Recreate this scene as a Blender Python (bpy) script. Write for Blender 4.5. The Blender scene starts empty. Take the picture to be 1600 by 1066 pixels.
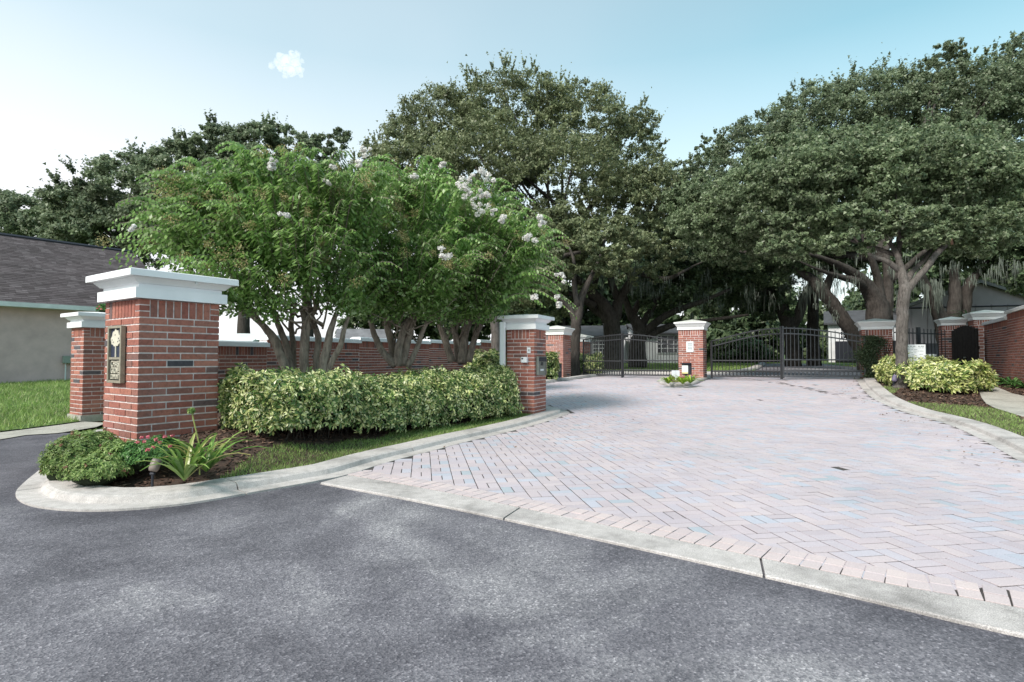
import bpy, bmesh, math, random
import numpy as np
from mathutils import Vector, Matrix
from mathutils.geometry import tessellate_polygon

random.seed(7); RNG = np.random.default_rng(11)
S = bpy.context.scene
R = math.radians

# ---------------------------------------------------------------- camera
CAMH, PITCH, FPX = 1.2, R(1.74), 889.0
cd = bpy.data.cameras.new("camera"); cam = bpy.data.objects.new("camera", cd)
S.collection.objects.link(cam); S.camera = cam
cam.location = (0, 0, CAMH); cam.rotation_euler = (R(90) + PITCH, 0, 0)
cd.sensor_width = 36; cd.lens = 20.0; cd.clip_start = 0.05; cd.clip_end = 2000

# ---------------------------------------------------------------- light
SUN_AZ, SUN_EL = R(-140), R(46)          # azimuth clockwise from +Y
world = bpy.data.worlds.new("World"); S.world = world; world.use_nodes = True
wn = world.node_tree; wn.nodes.clear()
def wnode(t, **k):
    n = wn.nodes.new(t)
    for a, b in k.items(): setattr(n, a, b)
    return n
sky = wnode('ShaderNodeTexSky', sky_type='NISHITA'); sky.sun_disc = False
sky.sun_elevation = SUN_EL; sky.sun_rotation = SUN_AZ
sky.air_density = 1.0; sky.dust_density = 1.2; sky.ozone_density = 2.0
bg = wnode('ShaderNodeBackground'); bg.inputs['Strength'].default_value = 0.10
wo = wnode('ShaderNodeOutputWorld')
# thin high haze: whiter low down and towards the sun's side, clear turquoise higher up
tc = wnode('ShaderNodeTexCoord'); sx = wnode('ShaderNodeSeparateXYZ')
wn.links.new(tc.outputs['Generated'], sx.inputs[0])
m1 = wnode('ShaderNodeMath', operation='MULTIPLY_ADD'); m1.inputs[1].default_value = -2.15; m1.inputs[2].default_value = 1.13
wn.links.new(sx.outputs['Z'], m1.inputs[0])
m1b = wnode('ShaderNodeMath', operation='MAXIMUM'); m1b.inputs[1].default_value = 0.14; wn.links.new(m1.outputs[0], m1b.inputs[0])
m2 = wnode('ShaderNodeMath', operation='MULTIPLY_ADD'); m2.inputs[1].default_value = -0.36
wn.links.new(sx.outputs['X'], m2.inputs[0]); wn.links.new(m1b.outputs[0], m2.inputs[2])
nz = wnode('ShaderNodeTexNoise'); nz.inputs['Scale'].default_value = 1.6; nz.inputs['Detail'].default_value = 3
wn.links.new(tc.outputs['Generated'], nz.inputs['Vector'])
m3 = wnode('ShaderNodeMath', operation='MULTIPLY_ADD', use_clamp=True); m3.inputs[1].default_value = 0.30
wn.links.new(nz.outputs['Fac'], m3.inputs[0]); wn.links.new(m2.outputs[0], m3.inputs[2])
m4 = wnode('ShaderNodeMath', operation='MULTIPLY'); m4.inputs[1].default_value = 0.92
wn.links.new(m3.outputs[0], m4.inputs[0])
tint = wnode('ShaderNodeMixRGB', blend_type='MULTIPLY'); tint.inputs[0].default_value = 1; tint.inputs[2].default_value = (1.26, 1.86, 1.34, 1)
wn.links.new(sky.outputs[0], tint.inputs[1])
mx = wnode('ShaderNodeMixRGB'); mx.inputs[2].default_value = (6.85, 6.7, 7.05, 1)
wn.links.new(m4.outputs[0], mx.inputs[0]); wn.links.new(tint.outputs[0], mx.inputs[1])
wn.links.new(mx.outputs[0], bg.inputs[0]); wn.links.new(bg.outputs[0], wo.inputs[0])

sd = bpy.data.lights.new("sun", 'SUN'); sd.energy = 2.9; sd.angle = R(14); sd.color = (1.0, 0.91, 0.86)
sun = bpy.data.objects.new("sun", sd); S.collection.objects.link(sun)
sdir = Vector((math.sin(SUN_AZ)*math.cos(SUN_EL), math.cos(SUN_AZ)*math.cos(SUN_EL), math.sin(SUN_EL)))
sun.rotation_euler = sdir.to_track_quat('Z', 'Y').to_euler(); sun.location = sdir*50
S.view_settings.view_transform = 'Standard'; S.view_settings.look = 'None'
S.view_settings.gamma = 1; S.view_settings.use_curve_mapping = False
S.view_settings.exposure = 0.78
S.render.engine = 'CYCLES'
S.cycles.volume_bounces = 3; S.cycles.max_bounces = 7; S.cycles.diffuse_bounces = 5; S.cycles.transmission_bounces = 4; S.cycles.transparent_max_bounces = 6

# ---------------------------------------------------------------- terrain + where a ray of the survey photo lands
def ss(a): a = np.clip(a, 0, 1); return a*a*(3-2*a)
def gz(x, y):
    z = .40*ss((y-10)/10.5) + .016*np.maximum(y-20.5, 0)*(y < 140) + 1.9*(y >= 140)
    return z + .10*ss((x-8.5)/2.5)*ss((y-12)/4)*ss((40-y)/10)
def ray(px, py):
    a, b = (px-800)/FPX, -(py-533)/FPX
    d = np.array([a, math.cos(PITCH)-b*math.sin(PITCH), math.sin(PITCH)+b*math.cos(PITCH)])
    return d/d[1]
def T(px, py, Y): d = ray(px, py); return np.array([d[0]*Y, Y, CAMH+d[2]*Y])
def G(px, py, h=0.0):
    d = ray(px, py); lo, hi = .5, 130.
    for _ in range(50):
        m = (lo+hi)/2
        if CAMH+d[2]*m > float(gz(d[0]*m, m))+h: lo = m
        else: hi = m
    return np.array([d[0]*lo, lo, CAMH+d[2]*lo])
def G2(px, py, h=0.): p = G(px, py, h); return (p[0], p[1])

# ---------------------------------------------------------------- objects
col = S.collection
def props(o, label=None, cat=None, group=None, kind=None):
    if label: o['label'] = label
    if cat: o['category'] = cat
    if group: o['group'] = group
    if kind: o['kind'] = kind
    return o
def thing(name, label, cat, loc=(0,0,0), rz=0., group=None):
    o = bpy.data.objects.new(name, None); col.objects.link(o); o.empty_display_size = .1
    o.location = tuple(float(v) for v in loc); o.rotation_euler = (0, 0, rz)
    return props(o, label, cat, group)
def mesh(V, F, mat, smooth=False, name='mesh'):
    """F: array (m,k) or list of lists"""
    me = bpy.data.meshes.new(name)
    V = np.asarray(V, dtype=np.float32).reshape(-1, 3)
    if isinstance(F, np.ndarray):
        m, k = F.shape
        me.vertices.add(len(V)); me.vertices.foreach_set('co', V.ravel())
        me.loops.add(m*k); me.loops.foreach_set('vertex_index', F.astype(np.int32).ravel())
        me.polygons.add(m); me.polygons.foreach_set('loop_start', np.arange(0, m*k, k, dtype=np.int32))
        me.polygons.foreach_set('loop_total', np.full(m, k, dtype=np.int32))
        me.update(calc_edges=True)
    else:
        me.from_pydata([tuple(map(float, v)) for v in V], [], [tuple(f) for f in F]); me.update()
    me.polygons.foreach_set('use_smooth', np.full(len(me.polygons), smooth, dtype=bool))
    me.materials.append(mat)
    return me
def obj(name, me, parent=None, kind=None, loc=None, rz=None, label=None, local=True):
    """local=False: vertices are in world space and get moved into the (unrotated) parent's frame"""
    o = bpy.data.objects.new(name, me); col.objects.link(o)
    if parent:
        o.parent = parent
        if not local: me.transform(Matrix.Translation(-parent.location))
    if loc is not None: o.location = tuple(float(v) for v in loc)
    if rz is not None: o.rotation_euler = (0, 0, rz)
    return props(o, label=label, kind=kind)
BF = np.array([[0,3,2,1],[4,5,6,7],[0,1,5,4],[1,2,6,5],[2,3,7,6],[3,0,4,7]])
def boxes(C, D, A=None):
    """many boxes: centres C, full sizes D, rotations A about z"""
    C = np.asarray(C, float).reshape(-1,3); n = len(C); D = np.broadcast_to(np.asarray(D, float), (n,3))
    c = np.array([[-1,-1,-1],[1,-1,-1],[1,1,-1],[-1,1,-1],[-1,-1,1],[1,-1,1],[1,1,1],[-1,1,1]])/2
    V = c[None]*D[:,None,:]
    if A is not None:
        A = np.broadcast_to(np.asarray(A, float), (n,)); ca, sa = np.cos(A)[:,None], np.sin(A)[:,None]
        V = np.stack([V[...,0]*ca-V[...,1]*sa, V[...,0]*sa+V[...,1]*ca, V[...,2]], -1)
    V = V+C[:,None,:]
    F = BF[None]+8*np.arange(n)[:,None,None]
    return V.reshape(-1,3), F.reshape(-1,4)
def bevbox(sx, sy, sz, mat, b=.004, name='box', seg=1):
    bm = bmesh.new(); bmesh.ops.create_cube(bm, size=1); bmesh.ops.scale(bm, vec=(sx,sy,sz), verts=bm.verts)
    if b: bmesh.ops.bevel(bm, geom=bm.edges[:], offset=b, segments=seg, affect='EDGES', profile=.5)
    me = bpy.data.meshes.new(name); bm.to_mesh(me); bm.free(); me.materials.append(mat); return me
def box(name, parent, c, d, mat, b=.004, rz=0, label=None):
    return obj(name, bevbox(*d, mat, b=b, name=name), parent, loc=c, rz=rz, label=label)
def cat(parts):
    Vs, Fs, n = [], [], 0
    for V, F in parts: Vs.append(V); Fs.append(np.asarray(F)+n); n += len(V)
    return np.concatenate(Vs), np.concatenate(Fs)
def tube(P, r, seg=8, jit=0., cap=True, rng=RNG):
    P = np.asarray(P, float); n = len(P); r = np.broadcast_to(np.asarray(r, float), (n,))
    t = np.gradient(P, axis=0); t /= np.linalg.norm(t, axis=1)[:,None]+1e-9
    u = np.cross(t[0], [0.3,1,.1] if abs(t[0][1]) < .9 else [1,0,0]); u /= np.linalg.norm(u)
    rings = []
    th = np.arange(seg)/seg*2*math.pi
    lob = rng.uniform(-1,1,seg)*jit
    for i in range(n):
        u = u-t[i]*np.dot(u, t[i]); u /= np.linalg.norm(u)+1e-9; w = np.cross(t[i], u)
        rr = r[i]*(1+lob*math.cos(i*.35)+rng.uniform(-1,1,seg)*jit*.22)
        rings.append(P[i]+rr[:,None]*(np.cos(th)[:,None]*u+np.sin(th)[:,None]*w))
    V = np.concatenate(rings)
    i = np.arange(n-1)[:,None]*seg; j = np.arange(seg)[None]; k = (j+1) % seg
    F = np.stack([i+j, i+k, i+seg+k, i+seg+j], -1).reshape(-1,4)
    if cap:
        V = np.concatenate([V, P[:1], P[-1:]]); a, b = n*seg, n*seg+1; jj = np.arange(0, seg, 2)
        F = np.concatenate([F, np.stack([np.full_like(jj,a), (jj+2)%seg, (jj+1)%seg, jj],-1),
            np.stack([np.full_like(jj,b), (n-1)*seg+jj, (n-1)*seg+(jj+1)%seg, (n-1)*seg+(jj+2)%seg],-1)])
    return V, F
def spline(P, n=6):
    P = np.asarray(P, float); Q = np.concatenate([[2*P[0]-P[1]], P, [2*P[-1]-P[-2]]]); out = []
    for i in range(1, len(Q)-2):
        for t in np.arange(n)/n:
            a, b, c, d = Q[i-1], Q[i], Q[i+1], Q[i+2]
            out.append(.5*((2*b)+(-a+c)*t+(2*a-5*b+4*c-d)*t*t+(-a+3*b-3*c+d)*t**3))
    out.append(P[-1]); return np.array(out)
def sheet(name, poly, dz, mat, kind='structure', zf=None, cuts=None, parent=None, grid=None):
    P = [Vector((float(x), float(y), 0)) for x, y in poly]
    bm = bmesh.new(); vs = [bm.verts.new(p) for p in P]
    for t in tessellate_polygon([P]):
        try: bm.faces.new([vs[i] for i in t])
        except ValueError: pass
    ys = [p.y for p in P]; xs = [p.x for p in P]
    if grid:
        for c in np.arange(min(ys), max(ys), grid): bmesh.ops.bisect_plane(bm, geom=bm.verts[:]+bm.edges[:]+bm.faces[:], plane_co=(0,c,0), plane_no=(0,1,0))
        for c in np.arange(min(xs), max(xs), grid): bmesh.ops.bisect_plane(bm, geom=bm.verts[:]+bm.edges[:]+bm.faces[:], plane_co=(c,0,0), plane_no=(1,0,0))
    else:
        for c in list(np.arange(10, 21.5, .75))+[24,28,34,40,55,80,140]:
            if min(ys) < c < max(ys): bmesh.ops.bisect_plane(bm, geom=bm.verts[:]+bm.edges[:]+bm.faces[:], plane_co=(0,c,0), plane_no=(0,1,0))
        for c in (8.5,9.1,9.75,10.4,11): 
            if min(xs) < c < max(xs): bmesh.ops.bisect_plane(bm, geom=bm.verts[:]+bm.edges[:]+bm.faces[:], plane_co=(c,0,0), plane_no=(1,0,0))
    for v in bm.verts: v.co.z = (float(zf(v.co.x, v.co.y)) if zf else float(gz(v.co.x, v.co.y)))+dz
    bmesh.ops.recalc_face_normals(bm, faces=bm.faces[:])
    for f in bm.faces:
        if f.normal.z < 0: f.normal_flip()
    me = bpy.data.meshes.new(name); bm.to_mesh(me); bm.free(); me.materials.append(mat)
    return obj(name, me, parent, kind=kind)
def inpoly(X, Y, poly):
    X = np.asarray(X); Y = np.asarray(Y); r = np.zeros(X.shape, bool); n = len(poly)
    for i in range(n):
        x1, y1 = poly[i][:2]; x2, y2 = poly[(i+1) % n][:2]
        c = ((y1 > Y) != (y2 > Y)) & (X < (x2-x1)*(Y-y1)/(y2-y1+1e-12)+x1); r ^= c
    return r
def distline(X, Y, path):
    d = np.full(np.shape(X), 1e9)
    for i in range(len(path)-1):
        ax, ay = path[i][:2]; bx, by = path[i+1][:2]; ux, uy = bx-ax, by-ay; L = ux*ux+uy*uy+1e-12
        t = np.clip(((X-ax)*ux+(Y-ay)*uy)/L, 0, 1); d = np.minimum(d, np.hypot(X-ax-t*ux, Y-ay-t*uy))
    return d
def offset(path, w):
    p = np.asarray(path)[:, :2]; t = np.gradient(p, axis=0); t /= np.linalg.norm(t, axis=1)[:,None]
    return p+w*np.stack([-t[:,1], t[:,0]], 1)

# ---------------------------------------------------------------- materials
def mat(name):
    m = bpy.data.materials.new(name); m.use_nodes = True; nt = m.node_tree
    return m, nt, nt.nodes['Principled BSDF']
def N(nt, t, **k):
    n = nt.nodes.new(t)
    for a, b in k.items():
        if isinstance(a, str) and a.startswith('i_'): n.inputs[a[2:]].default_value = b
        else: setattr(n, a, b)
    return n
def ramp(nt, fac, stops, interp='LINEAR'):
    r = nt.nodes.new('ShaderNodeValToRGB'); r.color_ramp.interpolation = interp
    while len(r.color_ramp.elements) < len(stops): r.color_ramp.elements.new(.5)
    for e, (p, c) in zip(r.color_ramp.elements, stops): e.position = p; e.color = (*c, 1)
    nt.links.new(fac, r.inputs[0]); return r.outputs[0]
def mixc(nt, f, a, b, mode='MIX'):
    n = nt.nodes.new('ShaderNodeMixRGB'); n.blend_type = mode
    for s, v in ((0, f), (1, a), (2, b)):
        if isinstance(v, (int, float)): n.inputs[s].default_value = v
        elif isinstance(v, tuple): n.inputs[s].default_value = (*v, 1)
        else: nt.links.new(v, n.inputs[s])
    return n.outputs[0]
def pos(nt): return nt.nodes.new('ShaderNodeNewGeometry').outputs['Position']
def noise(nt, scale, detail=4, rough=.5, vec=None, out='Fac', dist=0):
    n = nt.nodes.new('ShaderNodeTexNoise'); n.inputs['Scale'].default_value = scale
    n.inputs['Detail'].default_value = detail; n.inputs['Roughness'].default_value = rough; n.inputs['Distortion'].default_value = dist
    nt.links.new(vec if vec is not None else pos(nt), n.inputs['Vector']); return n.outputs[out]
def bump(nt, bsdf, h, strength=.3, dist=.01):
    b = nt.nodes.new('ShaderNodeBump'); b.inputs['Strength'].default_value = strength; b.inputs['Distance'].default_value = dist
    nt.links.new(h, b.inputs['Height']); nt.links.new(b.outputs[0], bsdf.inputs['Normal'])
def rnd(nt):
    """one random number per piece, whether it is an object or an island of a joined mesh"""
    g = nt.nodes.new('ShaderNodeNewGeometry').outputs['Random Per Island']; o = nt.nodes.new('ShaderNodeObjectInfo').outputs['Random']
    a = N(nt, 'ShaderNodeMath', operation='ADD'); nt.links.new(g, a.inputs[0]); nt.links.new(o, a.inputs[1])
    f = N(nt, 'ShaderNodeMath', operation='FRACT'); nt.links.new(a.outputs[0], f.inputs[0]); return f.outputs[0]
def simple(name, c, rough=.6, metal=0, var=.12, scale=8, bmp=.1, spec=.4):
    m, nt, b = mat(name); n = noise(nt, scale, 5, .6)
    d = tuple(v*(1-var*1.6) for v in c); l = tuple(min(1, v*(1+var)) for v in c)
    nt.links.new(ramp(nt, n, [(.3, d), (.7, l)]), b.inputs['Base Color'])
    b.inputs['Roughness'].default_value = rough; b.inputs['Metallic'].default_value = metal
    b.inputs['Specular IOR Level'].default_value = spec
    if bmp: bump(nt, b, noise(nt, scale*6, 4), bmp, .004)
    return m
def leafmat(name, stops, trans=.25, rough=.45, nscale=.6, namp=.35, spec=.35):
    m, nt, b = mat(name)
    f = rnd(nt); c = ramp(nt, f, stops)
    n = noise(nt, nscale, 2); v = ramp(nt, n, [(.32, (1-namp,)*3), (.68, (1+namp*.4,)*3)])
    c = mixc(nt, 1., c, v, 'MULTIPLY')
    nt.links.new(c, b.inputs['Base Color']); b.inputs['Roughness'].default_value = rough; b.inputs['Specular IOR Level'].default_value = spec
    tr = N(nt, 'ShaderNodeBsdfTranslucent'); nt.links.new(c, tr.inputs[0])
    ms = N(nt, 'ShaderNodeMixShader'); ms.inputs[0].default_value = trans
    nt.links.new(b.outputs[0], ms.inputs[1]); nt.links.new(tr.outputs[0], ms.inputs[2])
    nt.links.new(ms.outputs[0], nt.nodes['Material Output'].inputs[0]); return m

M = {}
# brick
def brickmat(name, dark=1.):
    m, nt, b = mat(name); f = rnd(nt)
    c = ramp(nt, f, [(0, (.34*dark,.125*dark,.090*dark)), (.3, (.26*dark,.088*dark,.066*dark)), (.55, (.40*dark,.165*dark,.12*dark)), (.74, (.22*dark,.095*dark,.075*dark)), (.84, (.34*dark,.13*dark,.09*dark)), (.93, (.19*dark,.095*dark,.08*dark)), (.96, (.095,.08,.085)), (1, (.06,.055,.065))])
    n = noise(nt, 26, 6, .7); c = mixc(nt, 1., c, ramp(nt, n, [(.3, (.62,.62,.64)), (.5, (1,1,1)), (.75, (1.25,1.2,1.2))]), 'MULTIPLY')
    s = noise(nt, 60, 3, .6); c = mixc(nt, ramp(nt, s, [(.66, (0,0,0)), (.76, (.5,.5,.5))]), c, (.55,.45,.44))
    w = noise(nt, 1.6, 5, .65); c = mixc(nt, ramp(nt, w, [(.56, (0,0,0)), (.75, (.22,.22,.22))]), c, (.42,.34,.36))
    nt.links.new(c, b.inputs['Base Color']); b.inputs['Roughness'].default_value = .85
    bump(nt, b, noise(nt, 90, 5, .7), .8, .006); return m
M['brick'] = brickmat('brick'); M['mortar'] = simple('mortar', (.70,.64,.63), .95, var=.2, scale=14, bmp=.4)
M['white'] = simple('white_paint', (.80,.81,.83), .45, var=.05, scale=1.8, bmp=.05)
def capmat():
    m, nt, b = mat('weathered_cap'); n = noise(nt, 3, 6, .7)
    c = ramp(nt, n, [(.35, (.78,.79,.80)), (.62, (.74,.74,.73)), (.8, (.50,.49,.45))])
    g = N(nt, 'ShaderNodeNewGeometry'); s = N(nt, 'ShaderNodeSeparateXYZ'); nt.links.new(g.outputs['Normal'], s.inputs[0])
    n2 = noise(nt, 5, 5, .7)
    mm = N(nt, 'ShaderNodeMath', operation='MULTIPLY', use_clamp=True); nt.links.new(s.outputs['Z'], mm.inputs[0]); nt.links.new(n2, mm.inputs[1])
    c = mixc(nt, mm.outputs[0], c, (.30,.32,.25))
    nt.links.new(c, b.inputs['Base Color']); b.inputs['Roughness'].default_value = .6; return m
M['cap'] = capmat()
# concrete
def concrete(name, base, sp=.25, low=.55):
    m, nt, b = mat(name)
    a = noise(nt, 1.3, 6, .65); c = ramp(nt, a, [(.3, tuple(v*low for v in base)), (.5, base), (.72, tuple(min(1, v*1.15) for v in base))])
    s = noise(nt, 160, 3, .7); c = mixc(nt, sp*1.6, c, ramp(nt, s, [(.35, (.25,.25,.24)), (.5, (.5,.5,.5)), (.68, (.95,.95,.92))]), 'OVERLAY')
    s2 = noise(nt, 14, 6, .7); c = mixc(nt, .55, c, ramp(nt, s2, [(.3, (.55,.55,.53)), (.6, (1,1,1))]), 'MULTIPLY')
    nt.links.new(c, b.inputs['Base Color']); b.inputs['Roughness'].default_value = .9
    bump(nt, b, noise(nt, 120, 4, .7), .5, .004); return m
M['concrete'] = concrete('curb_concrete', (.44,.41,.40)); M['walk'] = concrete('sidewalk_concrete', (.36,.345,.31))
M['ribbon'] = concrete('ribbon_concrete', (.43,.40,.395), .4)
# asphalt
def asphalt():
    m, nt, b = mat('asphalt')
    big = noise(nt, .42, 7, .62, dist=.6); mid = noise(nt, 2.2, 6, .68)
    c = ramp(nt, big, [(.36, (.085,.082,.096)), (.5, (.150,.145,.164)), (.62, (.265,.258,.272))])
    c = mixc(nt, .85, c, ramp(nt, mid, [(.30, (.72,.72,.74)), (.52, (1,1,1)), (.72, (1.18,1.18,1.17))]), 'MULTIPLY')
    v = N(nt, 'ShaderNodeTexVoronoi'); v.inputs['Scale'].default_value = 100; nt.links.new(pos(nt), v.inputs['Vector'])
    st = ramp(nt, v.outputs['Color'], [(.12, (.52,.52,.55)), (.5, (.98,.98,.98)), (.78, (1.30,1.28,1.26)), (.92, (2.1,2.06,2.0))], 'LINEAR')
    c = mixc(nt, .9, c, st, 'MULTIPLY')
    f = noise(nt, 150, 3, .7); c = mixc(nt, .6, c, ramp(nt, f, [(.35, (.6,.6,.62)), (.5, (1,1,1)), (.66, (1.45,1.43,1.40))]), 'MULTIPLY')
    sk = noise(nt, .9, 3, .5, dist=2.2); c = mixc(nt, ramp(nt, sk, [(.49, (0,0,0)), (.50, (.30,.30,.30)), (.51, (0,0,0))]), c, (.05,.05,.06))
    at = N(nt, 'ShaderNodeAttribute'); at.attribute_name = 'wear'; c = mixc(nt, at.outputs['Fac'], c, mixc(nt, 1., c, (.40,.40,.44), 'MULTIPLY'))
    nt.links.new(c, b.inputs['Base Color']); b.inputs['Roughness'].default_value = .82; b.inputs['Specular IOR Level'].default_value = .35
    bump(nt, b, v.outputs['Distance'], .55, .006); return m
M['asphalt'] = asphalt()
# pavers
def paver(name, pal):
    m, nt, b = mat(name); f = rnd(nt); c = ramp(nt, f, pal)
    n = noise(nt, .7, 4, .6); c = mixc(nt, .5, c, ramp(nt, n, [(.3, (.78,.78,.8)), (.65, (1.1,1.09,1.08))]), 'MULTIPLY')
    t = noise(nt, .45, 6, .7, dist=1.); c = mixc(nt, ramp(nt, t, [(.52, (0,0,0)), (.68, (.4,.4,.4))]), c, (.36,.34,.36))
    s = noise(nt, 130, 3, .7); c = mixc(nt, .45, c, ramp(nt, s, [(.35, (.7,.7,.7)), (.65, (1.2,1.2,1.2))]), 'MULTIPLY')
    nt.links.new(c, b.inputs['Base Color']); b.inputs['Roughness'].default_value = .8
    bump(nt, b, noise(nt, 140, 3, .7), .35, .003); return m
M['paver'] = paver('paver', [(0, (.41,.36,.39)), (.30, (.48,.415,.43)), (.58, (.42,.385,.43)), (.80, (.46,.395,.42)), (.90, (.42,.42,.48)), (.97, (.38,.40,.46)), (1, (.34,.38,.42))])
M['border'] = paver('border_paver', [(0, (.46,.39,.40)), (.5, (.52,.44,.435)), (1, (.43,.375,.39))])
M['sand'] = simple('joint_sand', (.060,.052,.050), .95, var=.3, scale=10, bmp=.3)
# ground
M['lawn'] = simple('lawn', (.075,.125,.028), .95, var=.4, scale=3, bmp=.6)
M['soil'] = simple('mulch_soil', (.060,.038,.028), .95, var=.5, scale=12, bmp=.8)
M['grass'] = leafmat('grass_blade', [(0, (.17,.27,.06)), (.5, (.24,.37,.10)), (.85, (.33,.44,.14)), (1, (.50,.48,.28))], .3, .55, 1.5, .3)
M['drygrass'] = leafmat('thin_grass_blade', [(0, (.10,.15,.04)), (.5, (.15,.22,.06)), (1, (.30,.27,.14))], .3, .6, 2., .4)
M['chip'] = leafmat('bark_chip', [(0, (.045,.025,.018)), (.5, (.10,.055,.038)), (.85, (.17,.105,.075)), (1, (.30,.20,.14))], .0, .85, 2., .3)
M['litter'] = leafmat('fallen_leaf', [(0, (.14,.09,.05)), (.6, (.22,.14,.08)), (1, (.10,.06,.035))], .1, .8, 2., .3)
# foliage
M['oak'] = leafmat('oak_leaf', [(0, (.10,.135,.072)), (.45, (.165,.215,.12)), (.8, (.23,.285,.17)), (1, (.34,.39,.27))], .40, .45, .40, .35)
M['oak_pale'] = leafmat('pale_oak_leaf', [(0, (.11,.155,.078)), (.45, (.175,.235,.122)), (.8, (.25,.31,.17)), (1, (.37,.42,.29))], .40, .45, .45, .32)
M['oak_olive'] = leafmat('olive_oak_leaf', [(0, (.115,.142,.070)), (.45, (.185,.220,.11)), (.8, (.25,.285,.15)), (1, (.35,.38,.23))], .40, .45, .45, .32)
M['oak_dark'] = leafmat('dark_leaf', [(0, (.060,.092,.045)), (.5, (.105,.155,.075)), (.9, (.16,.215,.11)), (1, (.25,.30,.18))], .35, .42, .35, .45)
M['far_leaf'] = leafmat('far_leaf', [(0, (.07,.11,.05)), (.5, (.12,.17,.08)), (1, (.20,.25,.14))], .25, .5, .3, .35)
M['myrtle'] = leafmat('myrtle_leaf', [(0, (.12,.23,.06)), (.5, (.22,.37,.10)), (.85, (.33,.50,.17)), (1, (.50,.62,.34))], .45, .30, .9, .3, .45)
M['seed'] = leafmat('seed_head', [(0, (.20,.17,.06)), (.5, (.32,.28,.12)), (1, (.42,.38,.19))], .2, .7, 3, .3)
M['petal'] = leafmat('white_petal', [(0, (.74,.71,.68)), (1, (.86,.85,.83))], .3, .6, 3, .1)
M['hedge'] = leafmat('variegated_leaf', [(0, (.050,.10,.028)), (.30, (.085,.165,.04)), (.46, (.18,.28,.07)), (.60, (.46,.51,.19)), (.85, (.64,.66,.32)), (1, (.74,.75,.47))], .25, .35, 1.6, .25, .5)
M['hedge_far'] = leafmat('yellow_variegated_leaf', [(0, (.07,.12,.03)), (.28, (.16,.24,.06)), (.45, (.42,.48,.15)), (.7, (.62,.64,.25)), (1, (.74,.74,.42))], .25, .35, 1.6, .2, .5)
M['hedge_in'] = leafmat('hedge_core', [(0, (.018,.028,.012)), (1, (.035,.05,.02))], 0, .9, 5, .5)  # filler inside the foliage; its deep shade is put into this dark colour
M['shrub'] = leafmat('shrub_leaf', [(0, (.09,.15,.04)), (.4, (.16,.25,.07)), (.75, (.24,.34,.10)), (1, (.36,.42,.17))], .28, .45, 2., .3)
M['penta'] = leafmat('penta_leaf', [(0, (.04,.11,.03)), (.6, (.08,.19,.05)), (1, (.14,.28,.08))], .25, .4, 2., .3)
M['pink'] = leafmat('pink_flower', [(0, (.50,.08,.12)), (.6, (.66,.18,.24)), (1, (.66,.33,.28))], .2, .6, 3, .2)
M['bronzetip'] = leafmat('bronze_tip', [(0, (.22,.10,.07)), (1, (.32,.17,.12))], .2, .6, 3, .2)
M['lily'] = leafmat('lily_leaf', [(0, (.10,.22,.04)), (.5, (.19,.34,.07)), (.85, (.32,.42,.11)), (1, (.5,.45,.18))], .3, .35, 3, .25, .5)
M['lime'] = leafmat('lime_leaf', [(0, (.16,.30,.03)), (.5, (.30,.45,.05)), (1, (.48,.52,.10))], .3, .4, 3, .25)
M['moss'] = leafmat('spanish_moss', [(0, (.10,.12,.10)), (.5, (.16,.185,.155)), (1, (.24,.27,.23))], .2, .9, 1., .35, .1)
def bark(name, c, s=6):
    m, nt, b = mat(name); p = pos(nt); mp = N(nt, 'ShaderNodeMapping'); mp.inputs['Scale'].default_value = (1,1,.28); nt.links.new(p, mp.inputs[0])
    n = noise(nt, s*2.2, 7, .7, mp.outputs[0]); k = noise(nt, s*.3, 4, .6)
    cc = ramp(nt, n, [(.3, tuple(v*.42 for v in c)), (.5, c), (.75, tuple(v*1.6 for v in c))])
    cc = mixc(nt, .7, cc, ramp(nt, k, [(.35, (.7,.68,.66)), (.65, (1.2,1.2,1.2))]), 'MULTIPLY')
    nt.links.new(cc, b.inputs['Base Color']); b.inputs['Roughness'].default_value = .95; b.inputs['Specular IOR Level'].default_value = .15
    bump(nt, b, n, .9, .05); return m
M['bark'] = bark('oak_bark', (.058,.051,.046)); M['bark_light'] = bark('young_oak_bark', (.125,.113,.105), 9)
M['myrtle_bark'] = bark('myrtle_bark', (.27,.225,.19), 9)
# things
M['iron'] = simple('painted_iron', (.035,.036,.040), .45, var=.15, scale=20, bmp=.05, spec=.5)
M['iron_grey'] = simple('paler_grey_iron', (.10,.105,.115), .4, var=.15, scale=20, bmp=.05, spec=.5)  # paler grey than the other iron, for one gate leaf
M['letter'] = simple('raised_bronze', (.60,.56,.46), .55, .1, var=.08, scale=20, bmp=0)
M['bronze'] = simple('bronze_sign', (.30,.27,.21), .5, .2, var=.15, scale=20, bmp=.1)
M['navy'] = simple('sign_recess', (.022,.028,.055), .6, var=.1, bmp=0)
M['ink'] = simple('sign_recess_black', (.012,.012,.012), .6, var=.1, bmp=0)
M['shingle'] = None
M['stucco'] = simple('stucco', (.56,.42,.41), .95, var=.10, scale=2.2, bmp=.5)
M['gutter'] = simple('gutter_white', (.62,.66,.66), .5, var=.1, scale=2, bmp=0)
M['siding'] = simple('grey_siding', (.24,.225,.245), .85, var=.08, scale=1.2, bmp=.2)
M['house_white'] = simple('white_siding', (.66,.67,.68), .8, var=.1, scale=1.4, bmp=.1)
M['glass'] = simple('dark_glass', (.03,.035,.04), .12, var=.2, scale=2, bmp=0, spec=.7)
M['wood_dark'] = simple('dark_gate_wood', (.030,.024,.022), .8, var=.3, scale=10, bmp=.3)
M['steel'] = simple('brushed_steel', (.26,.28,.26), .35, .7, var=.12, scale=20, bmp=0)
M['box_dark'] = simple('dark_plastic', (.020,.022,.032), .5, var=.1, bmp=0)
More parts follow.
